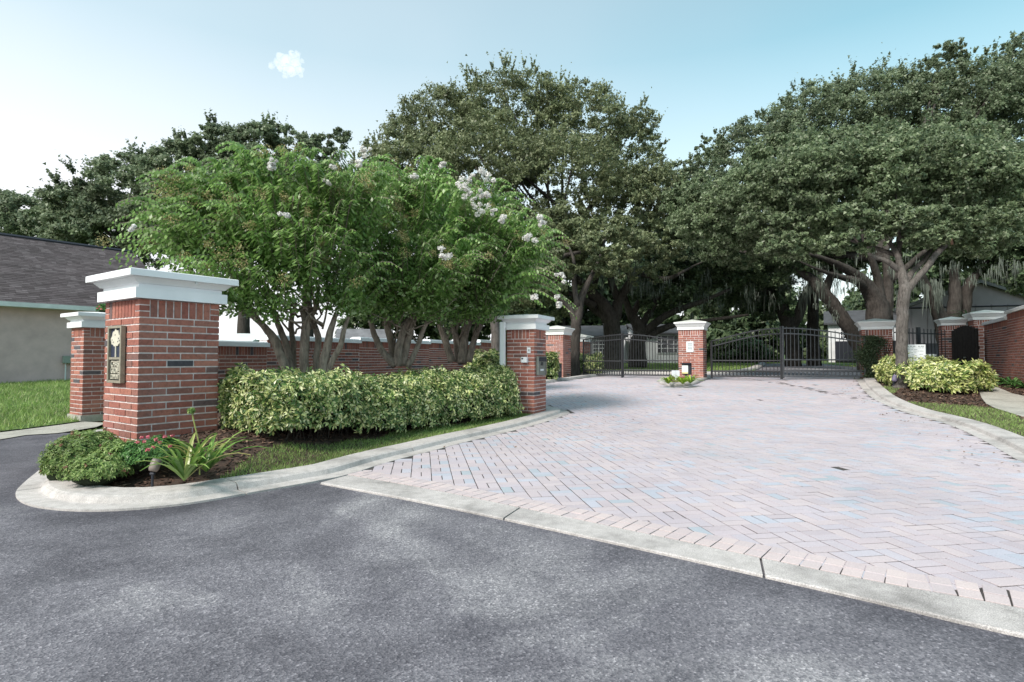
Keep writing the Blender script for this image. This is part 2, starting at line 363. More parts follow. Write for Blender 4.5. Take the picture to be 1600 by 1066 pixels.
M['tan'] = simple('tan_fixture', (.21,.17,.15), .5, var=.1, scale=12, bmp=0)
M['purple'] = simple('greyed_lamp', (.16,.14,.22), .5, var=.1, scale=12, bmp=0)
M['sign'] = simple('sign_white', (.72,.74,.77), .5, var=.05, scale=6, bmp=0)
M['print'] = simple('sign_print', (.30,.33,.34), .6, var=.3, scale=90, bmp=0)
M['green_box'] = simple('utility_green', (.24,.28,.25), .6, var=.1, scale=6, bmp=0)
M['yellow'] = simple('yellow_label', (.62,.55,.25), .6, var=.1, bmp=0)
def shingles():
    m, nt, b = mat('asphalt_shingle'); f = rnd(nt)
    c = ramp(nt, f, [(0, (.045,.036,.038)), (.4, (.064,.052,.056)), (.8, (.082,.069,.073)), (1, (.105,.09,.095))])
    c = mixc(nt, .8, c, ramp(nt, noise(nt, .9, 5, .7), [(.3, (.7,.7,.7)), (.65, (1.15,1.13,1.15))]), 'MULTIPLY')
    c = mixc(nt, .5, c, ramp(nt, noise(nt, 30, 3, .7), [(.3, (.6,.6,.6)), (.7, (1.3,1.3,1.3))]), 'MULTIPLY')
    nt.links.new(c, b.inputs['Base Color']); b.inputs['Roughness'].default_value = .95; return m
M['shingle'] = shingles()
M['roof_far'] = simple('far_roof', (.16,.165,.18), .9, var=.2, scale=2, bmp=.2)
M['cloud'] = None
# ================================================================ THE GROUND
sheet('ground', [(-220,-40),(220,-40),(220,400),(-220,400)], -.03, M['lawn'])
sheet('asphalt_road', [(-30,-9),(30,-9),(30,1.2),(8,3),(2,9.2),(-4,10.2),(-6.2,9.3),(-30,7.0)], 0, M['asphalt'])

bpy.data.objects['asphalt_road'].location.z = -.006
# curb lines (gutter side), surveyed on the ground
RIB_LO = spline([G2(500,757),G2(640,783),G2(780,812),G2(1000,860),G2(1200,905),G2(1400,951),G2(1600,998),(3.6,1.42),(4.9,.48),(6.0,-.30)], 5)
RIB_HI = spline([G2(545,745),G2(680,769),G2(815,797),G2(1010,838),G2(1210,881),G2(1400,920),G2(1600,957),(3.78,1.66),(5.05,.74),(6.1,.0)], 5)
CURB_L = spline([G2(150,673),G2(110,696),G2(72,728),G2(36,758),G2(24,775),G2(40,789),G2(80,797),G2(140,800),G2(214,797),G2(300,788),G2(400,771),G2(500,753),
    G2(545,743.5),G2(607.5,724),G2(671,707.5),G2(727.5,692.5),G2(784,679),G2(837.5,665),G2(866,656),G2(886,649),G2(890,645.5),G2(880,641),G2(862,636.5),G2(835,628),G2(805,617),G2(780,611)], 5)
CURB_R = spline([G2(1338,592.5),G2(1343,602),G2(1354,615),G2(1372,628),G2(1413,645),G2(1450,655),G2(1488,667),G2(1533,688),G2(1570,709),G2(1597,724),(5.45,5.6),(5.3,4.6),(5.25,3.6),(5.45,2.6),(5.95,1.7),(6.9,.9),(8.5,.4),(12,-.2)], 5)
FAR_EDGE = [G2(780,611), G2(852,600.5), G2(895,594), G2(937,588.5), G2(990,586), G2(1050,585.5)]
PAVE = [tuple(p) for p in RIB_HI]+[tuple(p) for p in CURB_R[::-1] if p[1] > .75 and p[0] < 8][0:]+[G2(1345,588.5), G2(1200,587), G2(1050,586)]+FAR_EDGE[::-1]+[tuple(p) for p in CURB_L[::-1] if not (p[0] < -1.66 and p[1] < 6.0)]
# keep only the island side of the left curb between its far end and the ribbon
k0 = int(np.argmin(np.hypot(CURB_L[:,0]-RIB_HI[0][0], CURB_L[:,1]-RIB_HI[0][1])))
PAVE = [tuple(p) for p in RIB_HI]+[tuple(p) for p in CURB_R[::-1] if p[1] > .7 and p[0] < 20 and not (p[0] > 6.2 and p[1] < 3)]+[G2(1345,588.5), G2(1200,587), G2(1050,586)]+FAR_EDGE[::-1][1:]+[tuple(p) for p in CURB_L[k0:][::-1]]
drive = sheet('paved_driveway', PAVE, .0105, M['sand'])

# --- field pavers: basket weave, 0.2 m cells turned 9 degrees
def paver_boxes(P, LX, WY, A, top):
    """P centres xy; lengths; angles; top heights above ground -> bevelled little slabs following the slope"""
    n = len(P); c = np.array([[-1,-1],[1,-1],[1,1],[-1,1]])/2
    j = .0085; out = []
    for s, hz in ((1., -.03), (1., -.0012), (None, 0.)):
        ex = LX-j if s else LX-j-.004; ey = WY-j if s else WY-j-.004
        q = c[None]*np.stack([np.broadcast_to(ex, (n,)), np.broadcast_to(ey, (n,))], -1)[:,None,:]
        ca, sa = np.cos(A)[:,None], np.sin(A)[:,None]
        X = q[...,0]*ca-q[...,1]*sa+P[:,None,0]; Y = q[...,0]*sa+q[...,1]*ca+P[:,None,1]
        out.append(np.stack([X, Y, gz(X, Y)+top[:,None]+hz], -1))
    V = np.concatenate(out, 1)          # n,12,3
    f = [[8,9,10,11]]
    for b in (0,4):
        for i in range(4): f.append([b+i, b+(i+1)%4, b+4+(i+1)%4, b+4+i])
    F = np.array(f)[None]+12*np.arange(n)[:,None,None]
    return V, F
th = R(9.0); ux = np.array([math.cos(th), math.sin(th)]); uy = np.array([-math.sin(th), math.cos(th)])
cell = .205
ii, jj = np.meshgrid(np.arange(-70,110), np.arange(-20,130), indexing='ij')
cx = (ii*cell*ux[0]+jj*cell*uy[0]).ravel(); cy = (ii*cell*ux[1]+jj*cell*uy[1]).ravel()
par = ((ii+jj) % 2).ravel().astype(bool)
keep = inpoly(cx, cy, PAVE)
bd = distline(cx, cy, RIB_HI); keep &= bd > .15
cx, cy, par = cx[keep], cy[keep], par[keep]
P, A = [], []
for s in (-1, 1):
    dx = np.where(par, s*cell/4*ux[0], s*cell/4*uy[0]); dy = np.where(par, s*cell/4*ux[1], s*cell/4*uy[1])
    P.append(np.stack([cx+dx, cy+dy], 1)); A.append(np.where(par, th+math.pi/2, th))
P = np.concatenate(P); A = np.concatenate(A)
top = .014+RNG.normal(0, .0011, len(P)); A = A+RNG.normal(0, .006, len(P)); P = P+RNG.normal(0, .0009, P.shape)
PV, PF = paver_boxes(P, cell, cell/2, A, top)
# --- border: two courses of squarer pavers laid against the ribbon
def along(path, step):
    path = np.asarray(path); d = np.concatenate([[0], np.cumsum(np.hypot(*np.diff(path, axis=0).T))]); s = np.arange(0, d[-1], step)
    x = np.interp(s, d, path[:,0]); y = np.interp(s, d, path[:,1]); e = .02
    tx = np.interp(s+e, d, path[:,0])-np.interp(s-e, d, path[:,0]); ty = np.interp(s+e, d, path[:,1])-np.interp(s-e, d, path[:,1])
    return x, y, np.arctan2(ty, tx)
BP, BA = [], []
x, y, a = along(RIB_HI, .1025)
for r in (0, 1):
    off = .075+.126*r
    BP.append(np.stack([x-np.sin(a)*off, y+np.cos(a)*off], 1)); BA.append(a)
BP = np.concatenate(BP); BA = np.concatenate(BA)
kp = inpoly(BP[:,0], BP[:,1], PAVE); BP, BA = BP[kp], BA[kp]
BV, BFc = paver_boxes(BP, .104, .126, BA+RNG.normal(0,.012,len(BP)), .0175+RNG.normal(0,.0009,len(BP)))
# nearest 300 in view are objects of their own, the rest one mesh
allV = [(v, 0) for v in range(len(P))]+[(v, 1) for v in range(len(BP))]
cen = np.concatenate([P, BP]); dist = np.hypot(cen[:,0], cen[:,1])
vis = (np.abs(cen[:,0])/np.maximum(cen[:,1], .01) < .9) & (cen[:,1] > 1.8)
order = np.argsort(np.where(vis, dist, 1e6)); near = set(order[:300].tolist())
for q in order[:300]:
    i, b = allV[q]; V = (BV if b else PV)[i]; c = V.mean(0)
    obj('paver', mesh(V-c, BFc[0] if b else PF[0], M['border'] if b else M['paver'], name='paver'), drive, loc=c)
def rest(V, F, base, n, nm, mt):
    idx = np.array([i for i in range(n) if (i+base) not in near])
    W = V[idx].reshape(-1,3); FF = F[0][None]+12*np.arange(len(idx))[:,None,None]
    obj(nm, mesh(W, FF.reshape(-1,4), mt, name=nm), drive, kind='stuff')
rest(PV, PF, 0, len(P), 'paver_field', M['paver']); rest(BV, BFc, len(P), len(BP), 'paver_border', M['border'])

# --- concrete ribbon in three poured lengths
def ribbon():
    root = obj('concrete_ribbon', mesh(*boxes([(0,-30,-5)], (.01,.01,.01)), M['ribbon']), kind='structure')
    lo = spline(RIB_LO, 2); hi = spline(RIB_HI, 2)
    n = 60
    def res(p):
        d = np.concatenate([[0], np.cumsum(np.hypot(*np.diff(p, axis=0).T))]); s = np.linspace(0, d[-1], n)
        return np.stack([np.interp(s, d, p[:,0]), np.interp(s, d, p[:,1])], 1)
    lo, hi = res(lo), res(hi)
    def cut(px):   # index of the joint nearest a surveyed point
        g = G2(*px); return int(np.argmin(np.hypot(lo[:,0]-g[0], lo[:,1]-g[1])))
    c1, c2 = cut((780,813)), cut((1200,905)); secs = [(0,c1),(c1,c2),(c2,c2+18),(c2+18,n-1)]
    for si, (a, b) in enumerate(secs):
        if b > n-1: b = n-1
        if a >= b: continue
        L, H = lo[a:b+1].copy(), hi[a:b+1].copy()
        for Q in (L, H):
            t = Q[1]-Q[0]; t /= np.linalg.norm(t); Q[0] += t*.007
            t = Q[-1]-Q[-2]; t /= np.linalg.norm(t); Q[-1] -= t*.007
        V, F, m = [], [], len(L)
        rows = [(L, -.04), (L, .012), (L+(H-L)*.03, .018), (L+(H-L)*.97, .020), (H, .013), (H, -.04)]
        for Q, z in rows: V += [(x, y, float(gz(x,y))+z+random.gauss(0,.0006)) for x, y in Q]
        for r in range(5):
            for i in range(m-1): F.append((r*m+i, r*m+i+1, (r+1)*m+i+1, (r+1)*m+i))
        F.append([r*m for r in range(6)]); F.append([r*m+m-1 for r in range(5,-1,-1)])
        if si == 0: root.data = mesh(V, F, M['ribbon'], name='concrete_ribbon')
        else: obj('ribbon_section', mesh(V, F, M['ribbon'], name='ribbon_section'), root)
ribbon()

# --- curbs: swept in poured lengths with open joints
PROF = [(0,-.05),(0,.017),(.15,.019),(.17,.022),(.195,.066),(.225,.079),(.47,.084),(.49,.078),(.49,-.06)]
def curb(name, path, sec=2.6, prof=PROF, sgn=1, scale=1., m=None):
    p = np.asarray(path); d = np.concatenate([[0], np.cumsum(np.hypot(*np.diff(p, axis=0).T))]); L = d[-1]
    n = max(1, round(L/sec)); root = None
    for k in range(n):
        s = np.linspace(L*k/n+.006, L*(k+1)/n-.006, max(8, int(L/n/.10)))
        e = .05; f = lambda q, a: np.interp(q, d, p[:,a])
        X, Y = f(s,0), f(s,1); tx, ty = f(s+e,0)-f(s-e,0), f(s+e,1)-f(s-e,1)
        l = np.hypot(tx, ty); nx, ny = -ty/l*sgn, tx/l*sgn; V, F = [], []; mm = len(s)
        for o, z in prof:
            x, y = X+nx*o*scale, Y+ny*o*scale; V.append(np.stack([x, y, gz(x,y)+z+RNG.normal(0,.0006,mm)], 1))
        V = np.concatenate(V); q = len(prof)
        for r in range(q-1):
            for i in range(mm-1):
                a = (r*mm+i, r*mm+i+1, (r+1)*mm+i+1, (r+1)*mm+i); F.append(a if sgn > 0 else a[::-1])
        F.append([r*mm for r in range(q)]); F.append([r*mm+mm-1 for r in range(q-1,-1,-1)])
        me = mesh(V, F, m or M['concrete'], name='curb')
        if root is None: root = obj(name, me, kind='structure')
        else: obj('curb_section', me, root)
    return root
curb('island_curb', CURB_L)
curb('right_curb', CURB_R)
def worn_road():
    hx, x0, y0, nx, ny = .1, -16., -1.2, 320, 118
    X, Y = np.meshgrid(x0+hx*np.arange(nx+1), y0+hx*np.arange(ny+1), indexing='ij'); poly = [(-30,-9),(30,-9),(30,1.2),(8,3),(2,9.2),(-4,10.2),(-6.2,9.3),(-30,7.0)]
    a, b = np.meshgrid(np.arange(nx), np.arange(ny), indexing='ij'); f = a*(ny+1)+b; F = np.stack([f, f+ny+1, f+ny+2, f+1], -1).reshape(-1,4)
    k = inpoly(X[:-1,:-1]+hx/2, Y[:-1,:-1]+hx/2, poly).ravel(); V = np.stack([X, Y, gz(X,Y)], -1).reshape(-1,3)
    me = mesh(V, F[k], M['asphalt'], name='worn_asphalt'); x, y = V[:,0], V[:,1]; rng = np.random.default_rng(77)
    wob = .10*np.sin(x*3.1+1.3*np.sin(y*2))+.08*np.sin(y*5.3+x*1.7)
    d = np.minimum(distline(x, y, CURB_L[:60])+wob*.8, distline(x, y, RIB_LO)+.18+wob*.6); w = .75*np.exp(-(np.maximum(d,0)/.30)**2)
    w = np.maximum(w, .40*ss((-x-3.6-.35*(y-4)+wob)/1.2)*ss((y-4.4+wob)/.8))
    for cx_, cy_, r_, a0, a1, wd, am in [(-6.,-1.,7.4,.15,1.0,.10,.35),(-6.,-1.,8.9,.1,.85,.09,.30),(3.5,-3.,6.6,1.5,2.4,.12,.38),(3.5,-3.,5.2,1.4,2.3,.10,.30),(0.,9.,5.6,-2.2,-1.0,.09,.28),(-1.2,2.9,.55,-.6,1.9,.07,.35),(.6,3.0,.9,3.4,5.0,.08,.35)]:
        t = np.arctan2(y-cy_, x-cx_); t = np.where(t < a0-.3, t+2*math.pi, t); r = np.hypot(x-cx_, y-cy_)+wob*.3; w = np.maximum(w, am*np.exp(-((r-r_)/wd)**2)*ss((t-a0)/.25)*ss((a1-t)/.25))
    at = me.attributes.new('wear', 'FLOAT', 'POINT'); at.data.foreach_set('value', w.astype(np.float32)); obj('worn_asphalt', me, kind='structure')
worn_road()
INN_L = offset(CURB_L, .485); INN_R = offset(CURB_R, .485)
# far-left edge strip and left apron
curb('far_left_curb', spline(FAR_EDGE[1:], 4), prof=[(0,-.05),(0,.03),(.03,.10),(.2,.11),(.22,.05),(.22,-.05)])
APR = [(-30,7.1), G2(0,688), G2(40,681), G2(90,678), G2(150,668.5), G2(166,662), G2(128,659.5), G2(97,664), G2(0,676.5), (-30,7.9)]
sheet('concrete_apron', APR, .012, M['walk'])
LAWN_L = [(-30,7.95), G2(0,677), G2(97,664.5), G2(128,660), (-8.3,11.6), (-5.5,16), (-3.5,20), (-9,30), (-40,40), (-60,20)]
sheet('left_lawn', LAWN_L, .03, M['lawn'])

# --- island bed (mounded), with a grass strip along its curb
P1C = np.array([-3.62,6.75])
def bedz(x, y):
    d = distline(np.asarray(x, float), np.asarray(y, float), INN_L)
    return gz(x, y)+.055+(.26*np.exp(-((x-P1C[0])**2+(y-P1C[1])**2)/(2*1.25**2))+.04)*ss(d/.95)
WALL_T = lambda t: np.array([-5.67+.375*t, 13+.927*t])
BED = [tuple(p) for p in INN_L]+[tuple(WALL_T(12.5)), tuple(WALL_T(6)), tuple(WALL_T(0)), tuple(WALL_T(-2.5)), (-7.7,11.3), G2(160,664)]
sheet('island_bed', BED, .0, M['soil'], zf=bedz, grid=.33)
# --- right-hand verge
VERGE = [tuple(p) for p in INN_R if p[0] > 5 or True]
VERGE = VERGE+[(14,2),(30,8),(30,24),(16.5,22.5),(12.6,19.6)]
def vz(x, y): return gz(x, y)+.07
sheet('right_verge', VERGE, 0., M['soil'], zf=vz, grid=.6)
WALK = spline([G2(1512,598,.08),G2(1527,606,.08),G2(1541,631,.08),G2(1600,652,.08),G2(1760,700,.08)],3).tolist()+spline([G2(1760,640,.08),G2(1600,619,.08),G2(1570,610,.08),G2(1556,604.5,.08),G2(1535,597,.08)],3).tolist()
sheet('sidewalk', WALK, .085, M['walk'])
# --- pillar island in the gateway
ISL = spline([G2(1112,591.5),G2(1096,597.5),G2(1084,602.5),G2(1055,605),G2(1037,603),G2(1029,599.5),G2(1034,594.5),G2(1060,589)], 5)
curb('gate_island_curb', ISL, prof=[(0,-.05),(0,.06),(.02,.10),(.05,.115),(.2,.12),(.22,.11),(.22,-.05)], sgn=-1)
sheet('gate_island_bed', offset(ISL, -.2).tolist(), .10, M['soil'])
# --- beyond the gates
far = [G2(780,612), G2(852,601), G2(937,589), (1.5,22.6), (6.5,21.3), (12,18.6), (13.5,19.5)]
sheet('inner_road', [G2(905,592), G2(1050,586), G2(1345,589), (14,19.4), (17,24), (24,44), (20,46), (10.9,25.6), (6.5,25.4), (1.0,26.0), (-1.5,25)], .004, M['asphalt'])
curb('inner_curb', spline([(0.6,26.2),(3.2,25.5),(6.5,25.2),(9.8,25.3),(11.2,26.6),(14,32.0),(20.5,46)],6), prof=[(0,-.05),(0,.05),(.05,.11),(.35,.13),(.38,-.05)], sec=5)
# ================================================================ MASONRY
CO = .0772
_bc = {}
def bmesh_box(sx, sy, sz):
    k = (round(sx,3), round(sy,3), round(sz,3))
    if k not in _bc: V, F = boxes([(0,0,0)], (sx,sy,sz)); _bc[k] = mesh(V, F, M['brick'], name='brick')
    return _bc[k]
def cap_rings(w, prof):
    V, F = [], []
    for o, z in prof:
        h = w/2+o; V += [(-h,-h,z),(h,-h,z),(h,h,z),(-h,h,z)]
    for r in range(len(prof)-1):
        for i in range(4): F.append((4*r+i, 4*r+(i+1)%4, 4*r+4+(i+1)%4, 4*r+4+i))
    F.append((3,2,1,0)); n = 4*(len(prof)-1); F.append((n,n+1,n+2,n+3)); return V, F
CAP_A = [(.0,0),(.062,.0),(.062,.112),(.018,.113),(.018,.158),(.045,.162),(.062,.182),(.092,.212),(.092,.222),(.150,.224),(.150,.292),(.138,.298),(-.40,.345)]
CAP_B = [(.0,0),(.03,0),(.03,.09),(.045,.10),(.10,.19),(.12,.20),(.12,.235),(.10,.242),(-.43,.34)]
def pillar(label, corner, a, w, ztop, ncourse, joined=False, capp=CAP_A, co=CO, group=None, hs=.20, cs=1., capmatl=None):
    """corner: nearest corner (x,y,z ground); a: angle of its right face from straight ahead, degrees"""
    a = R(a); u = np.array([math.sin(a), math.cos(a)]); v = np.array([-math.cos(a), math.sin(a)])
    c = np.array(corner[:2])+(u+v)*w/2; z0 = corner[2]
    t = thing('brick_pillar', label, 'pillar', (c[0], c[1], z0), math.pi/2-a, group)
    H = ztop-z0                       # top of brickwork above the root
    hz = H-hs; n = ncourse+2; Ls = max(2, round(w/.29)); L = w/Ls; d = L/2; j = .0155*(co/CO)
    V, F = boxes([(0,0,(H-n*co-hs)/2+H/2-.0)], (w-.022, w-.022, H-(H-n*co-hs)+.0)); 
    V, F = boxes([(0,0,(H-n*co-hs+H-.004)/2)], (w-.014, w-.014, n*co+hs-.004))
    obj('mortar_core', mesh(V, F, M['mortar']), t)
    bl = []                           # (centre, size, rot)
    for k in range(n):
        z = hz-(k+.5)*co
        for f in range(4):
            rot = f*math.pi/2; full = (k+f) % 2 == 0
            xs = [(-w/2+i*L, L) for i in range(Ls)] if full else [(-w/2+d+i*L, L) for i in range(Ls-1)]
            for x0, l in xs:
                e = abs(random.gauss(0, .0014)); dd = d if l > d else d
                a_ = x0+(0 if x0 < -w/2+.01 else j/2); b_ = x0+l-(0 if x0+l > w/2-.01 else j/2)
                q = np.array([(a_+b_)/2, -w/2+(dd-.004)/2-e, 0]); s = (b_-a_, dd-.004, co-j)
                if full and False: pass
                q = np.array([q[0]*math.cos(rot)-q[1]*math.sin(rot), q[0]*math.sin(rot)+q[1]*math.cos(rot), z])
                bl.append((q, s, rot))
    ds = .105; ns = max(3, round((w-2*ds)/CO)); ls = (w-2*ds)/ns
    for f in range(4):
        rot = f*math.pi/2
        for i in range(ns):
            q = np.array([-w/2+ds+(i+.5)*ls, -w/2+.045-abs(random.gauss(0,.0012)), 0])
            q = np.array([q[0]*math.cos(rot)-q[1]*math.sin(rot), q[0]*math.sin(rot)+q[1]*math.cos(rot), hz+hs/2])
            bl.append((q, (ls-j, .09, hs-j), rot))
        for k in range(3):
            q = np.array([-w/2+(ds-.004)/2, -w/2+(ds-.004)/2, 0])
            q = np.array([q[0]*math.cos(rot)-q[1]*math.sin(rot), q[0]*math.sin(rot)+q[1]*math.cos(rot), hz+(k+.5)*hs/3])
            bl.append((q, (ds-.004, ds-.004, hs/3-j*.8), rot))
    if joined:
        V, F = boxes([b[0] for b in bl], [b[1] for b in bl], [b[2] for b in bl]); obj('brickwork', mesh(V, F, M['brick']), t, kind='stuff')
    else:
        for q, s, r in bl: obj('brick', bmesh_box(*s), t, loc=q, rz=r)
    Vc, Fc = cap_rings(w, [(o*cs, H+.001+z*cs) if i < len(capp)-1 else (-w/2+.02, H+z*cs) for i, (o, z) in enumerate(capp)])
    obj('cap', mesh(Vc, Fc, capmatl or M['white']), t)
    return t, c, u, v, H

# --- the big sign pillar
Z1 = .32; d = ray(213.5,690); Y1 = (Z1-CAMH)/d[2]; C1 = (d[0]*Y1, Y1, Z1)
zt1 = float(T(215.5,466,Y1)[2])
p1, c1, u1, v1, H1 = pillar('large red brick sign pillar with white stepped cap and bronze plaque', C1, 34.5, .86, zt1, 17, co=(zt1-Z1-.20)/17.2)
pst, ist = p1.location.copy(), None
# plate on the cap side
knob = tube([(.1,-.86/2-.115,H1+.215),(.1,-.86/2-.13,H1+.21)], .016, 10); obj('bolt_cover', mesh(*knob, M['gutter']), p1)
# --- far left pillar, half hidden by the sign pillar
C3 = G(127.6,659,.012); zt3 = float(T(127.6,511.5,C3[1])[2])
pillar('smaller brick pillar with white cap by the lawn, half hidden behind the sign pillar', C3, 34.5, .60, zt3, 20, co=(zt3-C3[2]-.18)/20, hs=.18, cs=.93)
obj('base_block', mesh(*boxes([(0,0,.05)], (.66,.66,.13)), M['walk']), bpy.data.objects['brick_pillar.001'])
# --- keypad pillar at the island's tip
d = ray(834.9,648.5); Y2 = G(834.9,648.5,.06)[1]; C2 = (d[0]*Y2, Y2, CAMH+d[2]*Y2); zt2 = float(T(835,514.6,Y2)[2])
p2, c2, u2, v2, H2 = pillar('red brick pillar with white cap and keypad at the tip of the planted island', C2, 25.5, .61, zt2, 20, co=(zt2-C2[2]-.19)/20, hs=.19, cs=.95)
# --- gate pillars
def gp(label, px, py, ptop, a, w, Y, nc=20, joined=True, group=None, cs=1.15, capp=CAP_B):
    c = T(px, py, Y); zt = float(T(px, ptop, Y)[2])
    return pillar(label, c, a, w, zt, nc, joined=joined, capp=capp, co=(zt-c[2]-.2)/nc, group=group, cs=cs, capmatl=M['cap'])
GA = 63.4   # direction of the gate line, degrees from straight ahead (to the right, towards us)
gc = gp('brick gate pillar with white notice on the small kerbed island between the gates', 1099, 591.5, 515, 27, .86, 20.3)
gl = gp('brick gate pillar left of the driveway gates, just right of the keypad pillar', 880, 594, 523, 27, .80, 21.5, cs=1.1)
gl2 = gp('shaded brick gate pillar behind the slim tree trunk, left end of the gates', 914, 586, 534, 27, .72, 25.5, cs=1.1)
gr = gp('brick gate pillar partly covered by dark climbing vine, right end of the gates', 1396, 597.5, 514.5, 27, .86, 18.7)
gf = gp('small brick pillar with green stained cap left of the dark wooden garden gate', 1510, 594, 508, 27, .72, 22.0, cs=1.05)
gb = gp('tall brick pillar with mossy cap right of the dark wooden garden gate', 1571, 600, 499, 27, .88, 20.9, cs=1.15)

# --- walls
def wall(label, segs, a, thick=.24, co=CO, L=.29, nobj=300, capo=.06, caph=.09):
    """segs: list of (start xy, length, z bottom, z top). a = direction (dx,dy). Camera-side face gets the bricks."""
    a = np.array(a)/np.linalg.norm(a); nrm = np.array([a[1], -a[0]])
    if np.dot(nrm, -np.array(segs[0][0])) < 0: nrm = -nrm
    ang = math.atan2(a[1], a[0]); o0 = segs[0][0]
    t = thing('brick_wall', label, 'wall', (o0[0], o0[1], segs[0][2])); bl = []
    core = []; caps = []
    for (s, ln, zb, zt) in segs:
        s = np.array(s); mid = s+a*ln/2
        core.append(((mid[0], mid[1], (zb+zt)/2), (ln, thick-.014, zt-zb), ang))
        caps.append(((mid[0], mid[1], zt+caph/2), (ln+.06, thick+2*capo, caph), ang))
        hs = .19; nx = int(ln/.078); lx = ln/nx
        for side in (1, -1):
            f = nrm*side*(thick/2-.03)
            if side < 0: continue
            for i in range(nx):
                q = s+a*(i+.5)*lx+f; bl.append(((q[0], q[1], zt-hs/2), (lx-.012, .06, hs-.012), ang))
            z = zt-hs; k = 0
            while z-co > zb:
                x = -L/2*(k % 2)
                while x < ln-.02:
                    x0, x1 = max(x, 0), min(x+L, ln)
                    if x1-x0 > .03:
                        q = s+a*(x0+x1)/2+f+nrm*abs(random.gauss(0,.0012)); bl.append(((q[0], q[1], z-co/2), (x1-x0-.016, .06, co-.016), ang))
                    x += L
                z -= co; k += 1
    for q in core:
        V, F = boxes([q[0]], q[1], q[2]); obj('mortar_core', mesh(V, F, M['mortar']), t, local=False)
    for q in caps:
        V, F = boxes([q[0]], q[1], q[2]); V2, F2 = boxes([(q[0][0], q[0][1], q[0][2]+caph/2+.012)], (q[1][0]-.06, q[1][1]-.07, .024), q[2])
        obj('coping', mesh(*cat([(V,F),(V2,F2)]), M['white']), t, local=False)
    C = np.array([b[0] for b in bl]); px = C[:,0]/C[:,1]*FPX+800
    dd = np.hypot(C[:,0], C[:,1])+np.where((px > 335) & (px < 1610), 0, 500); o = np.argsort(dd); L0 = np.array(t.location)
    for i in o[:nobj]: obj('brick', bmesh_box(*bl[i][1]), t, loc=np.array(bl[i][0])-L0, rz=bl[i][2])
    r = o[nobj:]
    if len(r):
        V, F = boxes(C[r], [bl[i][1] for i in r], [bl[i][2] for i in r]); obj('brickwork', mesh(V, F, M['brick']), t, kind='stuff', local=False)
    return t
def Wpx(px):   # parameter of the myrtle wall where the photo column px meets it
    r = (px-800)/889.; return (r*13+5.67)/(.375-r*.927)
cuts = [-2.6, Wpx(411), Wpx(556), Wpx(666), Wpx(745), 13.2]; tops = [(345,541),(440,532),(600,535),(690,537),(760,536)]
segs = []
for i in range(5):
    p = WALL_T(cuts[i]); tt = Wpx(tops[i][0]); q = WALL_T(tt); zt = float(T(tops[i][0], tops[i][1], q[1])[2])
    zb = float(gz(*WALL_T(cuts[i+1])))-.12
    segs.append((tuple(p), (cuts[i+1]-cuts[i]), zb-.1, zt))
wall('long red brick garden wall with stepped white coping behind the crape myrtles', segs, (.375,.927))
wr = [((17.1,20.4), 3.6, .35, float(T(1545,510,20.9)[2])), ((17.1-.515*3.6,20.4-.857*3.6), 6.6, .3, float(T(1545,510,20.9)[2])+.17)]
wr2 = []
for (s, ln, zb, zt) in wr: wr2.append((s, ln, zb, zt))
wall('red brick boundary wall with stepped pale coping at the right edge, beside the sidewalk', wr2, (-.515,-.857), nobj=200)
# ================================================================ GATES, FENCE, FIXTURES
def bar(a, b, w):
    return tube([a, b], w, 4, cap=True)
def gate_leaf(label, h, m_, zb, hh, hm, nbars, group, mtl, ease=None):
    """h hinge xy, m_ meeting xy; heights above zb at hinge and at meeting stile"""
    h = np.array(h); m_ = np.array(m_); t = thing('gate_leaf', label, 'gate', (h[0], h[1], zb), 0, group)
    P = lambda s, z: np.array([*(m_-h)*s, z]) if True else 0
    top = lambda s: hh+(hm-hh)*math.sin(min(1, max(0, s))*math.pi/2)**1.15
    obj('stile', mesh(*boxes([P(0,(top(0)+.0)/2)], (.055,.055,top(0)+.03), 0.47), mtl), t)
    obj('stile', mesh(*boxes([P(1,(top(1)+.05)/2)], (.06,.06,top(1)+.10), 0.47), mtl), t)
    for dz in (0, -.19):
        obj('top_rail', mesh(*tube([P(s, top(s)+dz) for s in np.linspace(0,1,16)], .022, 6), mtl), t)
    for z in (.06, .25, .62): obj('rail', mesh(*bar(P(0,z), P(1,z), .024), mtl), t)
    for i in range(nbars):
        s = (i+1)/(nbars+1); z1 = top(s)+(.06 if i % 2 == 0 else .0)
        obj('bar', mesh(*bar(P(s,.04), P(s, z1), .0115), mtl), t)
    for i in range(nbars+1):                       # ring row between the two lower rails
        s = (i+.5)/(nbars+1); q = P(s, .155); e = (m_-h)/np.linalg.norm(m_-h)
        th_ = np.linspace(0, 2*math.pi, 11); rg = [q+np.array([e[0]*.055*math.cos(k), e[1]*.055*math.cos(k), .075*math.sin(k)]) for k in th_]
        obj('ring', mesh(*tube(rg, .009, 4, cap=False), mtl), t)
    return t
def gxy(px, Y): p = T(px, 570, Y); return p[:2]
zb = lambda p, py, Y: float(T(p, py, Y)[2])
Ya, Yb, Yc = 23.8, 22.3, 21.0
gate_leaf('left leaf of the left black iron gate, in front of the speckled hedge', gxy(912,Ya), gxy(972,Yb), zb(940,588.5,23), zb(912,531,Ya)-zb(940,588.5,23), zb(972,523,Yb)-zb(940,588.5,23), 15, 'iron driveway gate leaves', M['iron'])
gate_leaf('longer iron gate leaf that meets the island pillar from its left', gxy(1064,Yc), gxy(973.5,Yb), zb(1010,588.5,22), zb(1064,533,Yc)-zb(1010,588.5,22), zb(972,523,Yb)-zb(1010,588.5,22), 20, 'iron driveway gate leaves', M['iron'])
Yd, Ye, Yf = 20.6, 19.8, 19.0
